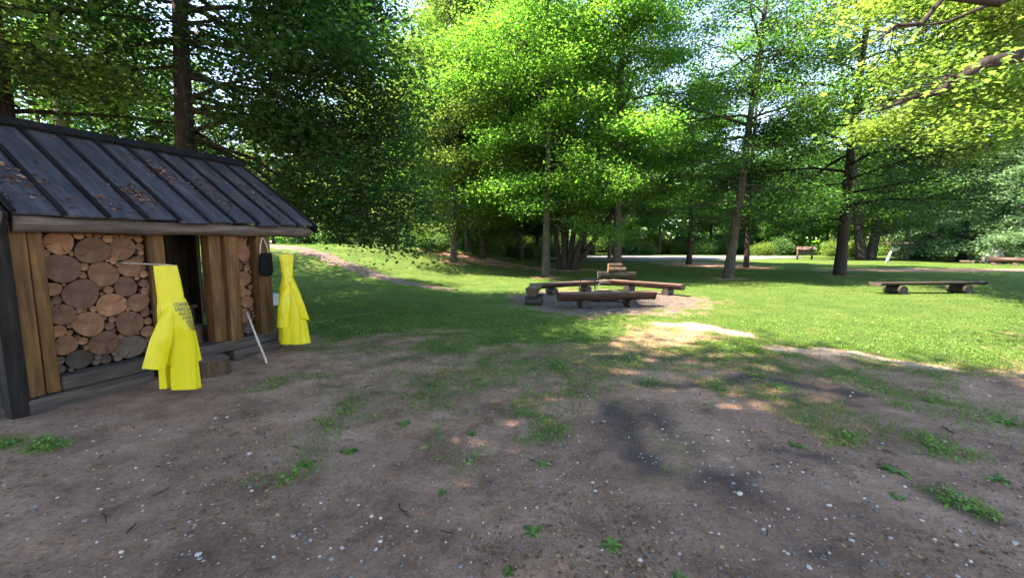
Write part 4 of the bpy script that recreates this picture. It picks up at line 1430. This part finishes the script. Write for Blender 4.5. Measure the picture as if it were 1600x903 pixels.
# rows: (pixel column, depth)
for px_, d in ((735, 29), (757, 27), (775, 33), (812, 31), (690, 33), (630, 36), (560, 40), (838, 38), (915, 36), (950, 41), (792, 42), (700, 43),
               (640, 46), (730, 50), (430, 42), (330, 36), (230, 24), (90, 26), (280, 44), (130, 40), (560, 54), (470, 52),
               (1030, 60), (1105, 62), (985, 66), (930, 58), (870, 56), (1160, 66), (1215, 58), (1250, 64), (1290, 60), (1340, 66), (1390, 56), (1440, 62), (1485, 68),
               (1010, 78), (1080, 80), (1140, 82), (1200, 80), (1260, 82), (1320, 84), (1400, 80), (1470, 84), (1550, 70), (1620, 64), (1690, 58),
               (800, 70), (740, 72), (660, 70), (580, 70), (500, 66), (400, 60), (300, 56), (200, 50), (100, 48), (0, 44), (-100, 40), (1780, 50), (1700, 42), (1850, 40)):
    spots.append((px_ + rf.uniform(-4, 4), d))
first = [None] * 4
for k, (px_, d) in enumerate(spots):
    kind = rf.choice((0, 1, 2, 3)) if d < 45 else rf.choice((0, 1, 1, 3, 2))
    if px_ < 640: kind = rf.choice((1, 1, 3, 0))
    x, y = base_at(px_, d)
    P = protos[kind]
    s = rf.uniform(0.85, 1.15) if px_ > 640 else rf.uniform(0.68, 0.9)
    if first[kind] is None:
        first[kind] = tree('forest_tree', FLAB[kind], 'tree', (x, y), 21, 0.20, P['seed'], P['cb'], P['R'], P['n'], P['leaf'], P['bark'], 38000, 0.22, 'spray', droop=0.5, group=FG, sec_tubes=False, sides=8)
    else:
        put(first[kind], x, y, s, rf.uniform(0, 6.28), None, FG)

# woodland far beyond the clearing that reads as one mass
def woodland(n):
    rng = np.random.default_rng(808)
    px_ = rng.uniform(-900, 2500, n); d = rng.uniform(70, 115, n)
    x = (px_ - 800) / 640 * d
    top = 13 + 9 * fbm(x * 0.12, d * 0.12, 3)
    z = top * rng.random(n) ** 1.25
    C = np.stack([x, d, z + 0.2], 1)
    V, F, rv = leaves_np(C, 0.95, rng, 'spray', 1.6)
    o = np_mesh('distant_woodland', V, F, M_LEAF['mid'], None, rv)
    tag(o, 'distant woodland closing the view beyond the road and lawn', 'woodland', kind='stuff')


woodland(150000)
tree('broadleaf_tree', 'tall tree left of the shelter shading the yard', 'tree', (-8.6, -1.3), 22.0, 0.35, 91, 5.0, 7.0, 80, 'mid', 'dark', 160000, 0.19, 'plain', droop=0.5)

tree('broadleaf_tree', 'low spreading tree added behind the shelter to close a gap in the shade', 'tree', (-9.9, 4.9), 15, 0.22, 95, 4.2, 4.3, 40, 'bright', 'dark', 46000, 0.13, 'plain', droop=0.5)  # added to keep sun spots off the yard, trunk out of view

# understorey shrubs
def shrub(base, R, H, seed, label, leaf='shrub', n=7000, ls=0.16):
    rng = np.random.default_rng(seed); rnd = random.Random(seed)
    root = empty('shrub', (base[0], base[1], gz(*base)))
    tag(root, label, 'shrub', 'shrubs along the forest edge')
    w = MB(); tips = []
    for k in range(16):
        a = rnd.uniform(0, 6.28); e = rnd.uniform(0.4, 1.4); L = rnd.uniform(0.6, 1.0)
        tip = Vector((math.cos(a) * math.cos(e) * R * L, math.sin(a) * math.cos(e) * R * L, math.sin(e) * H * L))
        w.tube([(0, 0, -0.05), tip * 0.5 + Vector((0, 0, 0.15)), tip], [0.03, 0.02, 0.006], 5, cap=False)
        tips.append(tip)
    w.build('stems', M_BARK['dark'], root, smooth=True)
    T = np.array(tips); i = rng.choice(len(T), n)
    t = rng.uniform(0.3, 1.05, n)[:, None]
    C = T[i] * t + rng.normal(0, 1, (n, 3)) * np.array([0.2 * R, 0.2 * R, 0.13 * H])
    C[:, 2] = np.abs(C[:, 2]) + 0.05
    V, F, rv = leaves_np(C, ls, rng, 'plain', 0.55)
    np_mesh('foliage', V, F, M_LEAF[leaf], root, rv)
    return root


sh0 = shrub(base_at(1100, 56), 2.0, 2.2, 71, 'pale green shrub along the far forest edge')
sh1 = shrub(base_at(1335, 47), 1.7, 1.9, 72, 'fresh green shrub along the far forest edge', 'bright')
for k, (px_, d, s) in enumerate(((1130, 58, 1.1), (1065, 59, .9), (1010, 57, .8), (1190, 52, .9), (1220, 54, 1.0), (1300, 50, 1.0), (1345, 52, .9), (1405, 48, 1.1), (1440, 42, 1.2), (1465, 40, 1.0), (960, 60, 1.0), (1240, 58, 1.2), (1490, 44, 1.1), (920, 60, .8), (1160, 60, 1.1), (1380, 54, 1.2),
                                 (600, 34, 1.3), (655, 36, 1.4), (700, 34, 1.2), (745, 36, 1.3), (800, 42, 1.4), (560, 36, 1.3), (520, 34, 1.2), (850, 52, 1.4), (900, 62, 1.3), (480, 36, 1.3), (985, 62, 1.3), (1040, 64, 1.3), (880, 66, 1.8), (930, 67, 1.7), (960, 66, 1.8), (1015, 67, 1.8), (1060, 67, 1.7), (820, 64, 1.7), (760, 60, 1.6), (710, 56, 1.6), (1110, 68, 1.7), (1150, 67, 1.7), (1200, 66, 1.7), (640, 27, .5), (665, 25.5, .45), (690, 26.5, .5), (610, 28, .6), (730, 30, .6), (770, 31, .6), (800, 36, .7), (830, 36, .7), (570, 30, .7), (760, 40, 1.), (700, 38, 1.), (860, 46, 1.))):
    x, y = base_at(px_, d)
    lab = None
    put((sh0, sh1)[k % 2] if d > 38 else sh0, x, y, s, k * 1.7, 'low pale green shrub at the foot of the trees on the left bank' if d < 38 else None)

# ------------------------------------------------------------------ grass, weeds, stones
M_GRASS = leaf_mat('grass_blades', (0.034, 0.088, 0.014), (0.058, 0.122, 0.020), (0.115, 0.165, 0.035), (2.2, 2.3, 0.9), 0.35, 0.5)
rg = np.random.default_rng(5)


def blades(n, xr, yr, h, w, name, falloff=1.0, thresh=0.0):
    # more blades near the camera
    out = []
    px_ = rg.uniform(-200, 1800, n * 3); v = rg.uniform(0, 1, n * 3)
    y = yr[0] * (yr[1] / yr[0]) ** v
    x = (px_ - 800) / 640 * y
    g, st, sand, ash = masks(x, y)
    pd = path_d(x, y)
    keep = (rg.random(n * 3) < (g - thresh) ** 1.2) & (x > xr[0]) & (x < xr[1]) & (pd > 0.28 + 0.3 * rg.random(n * 3))
    # not under the shelter
    rel = np.stack([x - HO.x, y - HO.y], 1)
    uu = rel @ np.array([UX.x, UX.y]); vv_ = rel @ np.array([VX.x, VX.y])
    keep &= ~((uu > -0.2) & (uu < 2.7) & (vv_ < 0.1) & (vv_ > -3.1))
    x, y = x[keep][:n], y[keep][:n]
    m = len(x)
    z = ground_z(x, y) - 0.004
    a = rg.uniform(0, 6.28, m); lean = rg.uniform(0.1, 0.9, m)
    hh = h * rg.uniform(0.45, 1.3, m) * (0.6 + 0.8 * fbm(x * 1.5, y * 1.5, 2)); ww = w * rg.uniform(0.7, 1.3, m) * (1 + np.maximum(0, y - 8) * 0.06)
    dx, dy = np.cos(a), np.sin(a)
    B = np.stack([x, y, z], 1)
    S = np.stack([-dy, dx, np.zeros(m)], 1) * ww[:, None] * 0.5
    L = np.stack([dx * lean, dy * lean, np.ones(m)], 1) * hh[:, None]
    mid = B + L * np.array([0.35, 0.35, 0.6])
    V = np.stack([B - S, B + S, mid + S * 0.8, mid - S * 0.8, B + L], 1).reshape(-1, 3)
    o = np.arange(m)[:, None] * 5
    F = np.concatenate([o + np.array([0, 1, 2]), o + np.array([0, 2, 3]), o + np.array([3, 2, 4])], 0)
    rv = np.repeat(np.clip(0.5 * fbm(x * 0.8, y * 0.8, 3) + 0.5 * rg.random(m), 0, 1), 5)
    ob = np_mesh(name, V, F, M_GRASS, None, rv)
    return tag(ob, 'short green lawn grass thinning out towards the bare yard', 'grass', kind='stuff')


blades(300000, (-40, 45), (1.9, 34), 0.040, 0.0045, 'lawn_grass')

# clover and small weeds mixed in the patches of the yard
def clover(n):
    px_ = rg.uniform(-100, 1700, n * 8); v = rg.uniform(0, 1, n * 8)
    y = 1.9 * (9 / 1.9) ** v; x = (px_ - 800) / 640 * y
    g, *_ = masks(x, y)
    cl = sstep(0.38, 0.6, fbm(x * 2.3 + 40, y * 2.3, 3))
    keep = rg.random(n * 8) < np.clip(g * 1.1, 0, 1) * cl
    rel = np.stack([x - HO.x, y - HO.y], 1)
    uu = rel @ np.array([UX.x, UX.y]); vv_ = rel @ np.array([VX.x, VX.y])
    keep &= ~((uu > -0.3) & (uu < 2.7) & (vv_ < 0.1) & (vv_ > -3.1))
    x, y = x[keep][:n], y[keep][:n]
    C = np.stack([x, y, ground_z(x, y) + rg.uniform(0.008, 0.05, len(x))], 1)
    V, F, rv = leaves_np(C, 0.028, rg, 'plain', 0.5)
    o = np_mesh('clover_cover', V, F, M_LEAF['weed'], None, rv)
    tag(o, 'small round weed leaves spread through the grass patches', 'weeds', kind='stuff')


clover(30000)


def weed(x, y, n, L, w, seed, label, up=0.5):
    rng = random.Random(seed)
    b = MB(); rv = []
    for k in range(n):
        a = k * 2.4 + rng.uniform(-.4, .4); l = L * rng.uniform(0.6, 1.15); e0 = up * rng.uniform(0.5, 1.4)
        prev = Vector((0, 0, 0)); pts = []
        K = 6
        for j in range(K + 1):
            s = j / K; e = e0 - 1.1 * s
            if j: prev = prev + Vector((math.cos(a) * math.cos(e), math.sin(a) * math.cos(e), math.sin(e))) * (l / K)
            pts.append(prev.copy())
        sd_ = Vector((-math.sin(a), math.cos(a), 0)); vv = []; ff = []
        for j, p in enumerate(pts):
            ww = w * math.sin(math.pi * min(0.97, 0.08 + 0.92 * j / K) ** 0.8) * 0.5 + 0.002
            vv += [p - sd_ * ww + Vector((0, 0, ww * .35)), p, p + sd_ * ww + Vector((0, 0, ww * .35))]
        for j in range(K):
            for q_ in (0, 1):
                o_ = j * 3 + q_; ff.append((o_, o_ + 1, o_ + 4, o_ + 3))
        b.add(vv, ff); rv += [rng.random()] * len(vv)
    o = b.build('weed_plant', M_LEAF['weed'], smooth=True)
    at_ = o.data.attributes.new('rnd', 'FLOAT', 'POINT'); at_.data.foreach_set('value', rv)
    o.location = (x, y, gz(x, y) - 0.004)
    tag(o, label, 'weed', 'weeds growing on the bare yard')
    return o


for k, (px_, py_, n, L, w, lab) in enumerate(((1398, 738, 16, 0.13, 0.035, 'largest broad-leaved weed rosette on the dirt at the right'), (1404, 780, 7, 0.10, 0.028, 'small weed just below the largest rosette at the right'),
        (632, 662, 8, 0.11, 0.03, 'weed with dark leaves on the dirt right of the long grass patch'), (690, 770, 5, 0.06, 0.02, 'tiny weed on the dirt in the middle foreground'),
        (832, 832, 12, 0.10, 0.018, 'thin-leaved weed tuft in the centre foreground'), (955, 852, 14, 0.09, 0.02, 'bright weed tuft in the foreground right of centre'),
        (793, 897, 7, 0.06, 0.02, 'small weed at the bottom edge of the picture'), (1062, 900, 8, 0.06, 0.03, 'weed with round leaves at the bottom edge right of centre'), (72, 697, 14, 0.14, 0.04, 'broad weed on the dirt in front of the dark shelter corner'),
        (14, 692, 10, 0.13, 0.04, 'weed at the left edge of the picture by the shelter'), (1244, 697, 7, 0.11, 0.03, 'weed under the wide grass patch on the right'), (1558, 748, 12, 0.12, 0.022, 'yellowing weed near the right edge'),
        (1520, 795, 12, 0.09, 0.03, 'flat spreading weed low at the right'), (1570, 660, 12, 0.12, 0.03, 'weed tuft at the right edge by the sunlit strip'), (735, 675, 9, 0.09, 0.025, 'weed left of the middle grass patch'),
        (850, 725, 9, 0.08, 0.025, 'weed below the middle grass patch'), (545, 705, 12, 0.10, 0.035, 'leafy weed at the lower end of the long grass patch'), (480, 725, 12, 0.10, 0.03, 'leafy weed on the left of the long grass patch'),
        (1095, 695, 5, 0.05, 0.02, 'tiny weed beside the dark ring'), (1130, 610, 14, 0.10, 0.035, 'broad weed at the left end of the wide grass patch'), (1450, 625, 12, 0.11, 0.03, 'weed on the far right of the wide grass patch'), (960, 630, 6, .06, .02, 'tiny weed above the dark ring'))):
    x, y = gp(px_, py_)
    weed(x, y, int(n * 1.6), L * 0.9, w * 0.9, 100 + k, lab)

# loose stones
STONE_T = []
for sd_ in range(4):
    r_ = np.random.default_rng(sd_ + 90)
    V_ = []
    for i in range(6):
        ph = math.pi * i / 5
        for j in range(7):
            th = 2 * math.pi * j / 7
            k_ = 1 + r_.uniform(-0.18, 0.18)
            V_.append((math.sin(ph) * math.cos(th) * k_, math.sin(ph) * math.sin(th) * k_, math.cos(ph)))
    F_ = []
    for i in range(5):
        for j in range(7):
            a = i * 7 + j; c = i * 7 + (j + 1) % 7
            F_ += [(a, a + 7, c + 7), (a, c + 7, c)]
    STONE_T.append((np.array(V_), np.array(F_)))


def stone_mat():
    m, nt, bs, out = new_mat('pebble_stone')
    a = N(nt, 'ShaderNodeAttribute', attribute_name='rnd')
    rp = N(nt, 'ShaderNodeValToRGB'); e = rp.color_ramp.elements
    e[0].position = 0; e[0].color = (0.09, 0.08, 0.072, 1); e[1].position = 1; e[1].color = (0.36, 0.33, 0.30, 1)
    for p, c in ((0.45, (0.22, 0.19, 0.17)), (0.7, (0.36, 0.32, 0.29)), (0.85, (0.45, 0.36, 0.28))):
        k = e.new(p); k.color = (*c, 1)
    nt.links.new(a.outputs['Fac'], rp.inputs['Fac'])
    tc = N(nt, 'ShaderNodeTexCoord')
    c2, _ = noise_col(nt, tc.outputs['Object'], 60, [(0.3, (0.7, 0.7, 0.7)), (0.7, (1, 1, 1))])
    nt.links.new(mixc(nt, 0.8, rp.outputs[0], c2, 'MULTIPLY'), bs.inputs['Base Color'])
    bs.inputs['Roughness'].default_value = 0.75
    return m


M_STONE = stone_mat()


def gravel(n):
    px_ = rg.uniform(-100, 1700, n * 2); v = rg.uniform(0, 1, n * 2)
    y = 1.75 * (8.5 / 1.75) ** v; x = (px_ - 800) / 640 * y
    g, *_ = masks(x, y)
    dens = 0.4 + 0.6 * sstep(0.3, 0.75, fbm(x * 1.1 + 9, y * 1.1 + 3, 3))
    dens = dens * (0.4 + 0.6 * sstep(-1.5, 1.5, x))
    keep = (rg.random(n * 2) < dens * (1 - 0.7 * g))
    x, y = x[keep][:n], y[keep][:n]
    VV = []; FF = []; RR = []; o = 0
    s = 0.003 + 0.0032 * rg.exponential(1.0, len(x)); s = np.minimum(s, 0.012)
    for i in range(len(x)):
        T, F = STONE_T[i % 4]
        a = rg.uniform(0, 6.28); ca, sa = math.cos(a), math.sin(a)
        q_ = T * np.array([s[i] * 1.25, s[i], s[i] * 0.55])
        VV.append(np.stack([q_[:, 0] * ca - q_[:, 1] * sa + x[i], q_[:, 0] * sa + q_[:, 1] * ca + y[i], q_[:, 2] + gz(x[i], y[i]) + s[i] * 0.2], 1))
        FF.append(F + o); o += len(T); RR.append(np.full(len(T), min(1, rg.random() ** 3.0)))
    ob = np_mesh('gravel', np.concatenate(VV), np.concatenate(FF), M_STONE, None, np.concatenate(RR), True)
    tag(ob, 'small gravel scattered over the bare dirt', 'gravel', kind='stuff')


gravel(4800)
pr = random.Random(8)
PEB = [(930, 767, .018), (650, 661 + 170, .017), (484, 634 + 170, .012), (1265, 882, .02), (1110, 828, .016), (1123, 830, .013), (1190, 768, .012), (1225, 855, .012), (1350, 700 + 80, .014), (1475, 690, .02), (1440, 815, .016), (1330, 835, .013), (1330, 845, .018),
       (1460, 845, .015), (594, 848, .017), (588, 860, .014), (535, 858, .016), (310, 868, .022), (560, 790, .012), (90, 780, .013), (190, 865, .016), (152, 850, .012), (1155, 772, .026), (700, 815, .010), (1080, 640, .012), (983, 683, .012), (355, 653, .018), (390, 710, .03),
       (1290, 812, .012), (1295, 790, .02), (1050, 830, .012), (1030, 812, .010), (880, 740, .011), (905, 690, .011), (1545, 700, .016), (1380, 745, .012), (1500, 830, .014), (1585, 850, .013), (770, 640, .012), (1170, 690, .012)]
for k, (px_, py_, s) in enumerate(PEB):
    x, y = gp(px_, py_)
    T, F = STONE_T[k % 4]
    s *= 0.68
    V = T * np.array([s * 1.3, s, s * 0.55])
    v_ = pr.uniform(0.6, 0.95) if k != 27 else 0.6
    o = np_mesh('pebble', V, F, M_STONE, None, np.full(len(V), v_), True)
    o.location = (x, y, gz(x, y) + s * 0.15); o.rotation_euler = (pr.uniform(-.2, .2), pr.uniform(-.2, .2), pr.uniform(0, 6.28))
    tag(o, 'flat grey brown stone sunk in the dirt in front of the shelter' if k == 27 else 'pale rounded pebble lying loose on the bare dirt of the yard', 'pebble', 'pale pebbles on the yard')

# dead leaves on the ground, drifted here and there
M_DEAD = leaf_mat('dead_ground_leaf', (0.06, 0.035, 0.02), (0.13, 0.075, 0.04), (0.26, 0.17, 0.08), (1.2, 1.1, 1.0), 0.1, 0.8)
def ground_litter(n):
    px_ = rg.uniform(-100, 1700, n * 3); v = rg.uniform(0, 1, n * 3)
    y = 1.8 * (12 / 1.8) ** v; x = (px_ - 800) / 640 * y
    keep = rg.random(n * 3) < sstep(0.42, 0.7, fbm(x * 1.7 + 70, y * 1.7, 3))
    x, y = x[keep][:n], y[keep][:n]
    C = np.stack([x, y, ground_z(x, y) + 0.006], 1)
    V, F, rv = leaves_np(C, 0.024, rg, 'plain', 0.35)
    tag(np_mesh('dead_leaves', V, F, M_DEAD, None, rv), 'small dead leaves and crumbs strewn over the bare dirt', 'leaf litter', kind='stuff')


ground_litter(5200)
tr = random.Random(66)
for k in range(26):
    y_ = 1.9 * (9 / 1.9) ** tr.random(); x_ = (tr.uniform(-50, 1650) - 800) / 640 * y_
    if x_ < -2.6: continue
    L = tr.uniform(0.05, 0.17); a = tr.uniform(0, 6.28); r_ = tr.uniform(0.002, 0.0045)
    b = MB(); b.tube([(-L / 2, 0, 0), (-L * 0.1, L * tr.uniform(-.08, .08), r_), (L / 2, L * tr.uniform(-.12, .12), 0)], [r_, r_, r_ * .5], 5)
    if L > 0.15: b.tube([(0, 0, 0), (L * 0.2, L * 0.14, r_)], [r_ * .8, r_ * .4], 5)
    o = b.build('twig', M_BARK['dark'], smooth=True)
    o.location = (x_, y_, gz(x_, y_) + r_ * 1.2); o.rotation_euler = (0, 0, a)
    tag(o, 'thin dark dry twig lying on the bare dirt of the yard', 'twig', 'dry twigs on the yard')


# fallen leaves lying on the shelter roof
M_LITTER = leaf_mat('dry_leaf_litter', (0.14, 0.065, 0.04), (0.24, 0.125, 0.08), (0.36, 0.22, 0.15), (1.2, 1.1, 1.0), 0.15, 0.7)
rl = np.random.default_rng(14)
CC = []
for (u_, s_, n, ru, rs) in ((0.28, 1.5, 150, .12, .22), (1.12, 1.5, 170, .10, .16), (1.72, 0.85, 230, .11, .22), (2.15, 1.15, 140, .08, .3), (0.5, 0.5, 14, .4, .3), (1.3, 1.7, 40, .6, .15), (1.5, 1.0, 50, 1.0, .6), (2.75, 1.3, 130, .10, .35), (0.02, 1.2, 60, .06, .3), (0.75, 1.75, 40, .08, .1)):
    n = int(n * 0.55)
    uu = u_ + rl.normal(0, ru, n); ss = np.clip(s_ + rl.normal(0, rs, n), 0.2, PL - 0.05)
    uu = np.clip(uu, U0 + 0.05, U1 - 0.05)
    nrm = np.array([0, 0, 1.0])
    for a, c in zip(uu, ss):
        off = 0.030
        v = RIDGE_V + c * math.cos(TH) + off * math.sin(TH); z = RIDGE_Z - c * math.sin(TH) + off * math.cos(TH)
        p = hut_pt(a, v, z); CC.append((p.x, p.y, p.z))
CC = np.array(CC)
V, F, rv = leaves_np(CC, 0.048, rl, 'plain', 0.35)
tag(np_mesh('leaf_litter', V, F, M_LITTER, None, rv), 'dry brown leaves lying in drifts on the dark plank roof', 'leaf litter', kind='stuff')
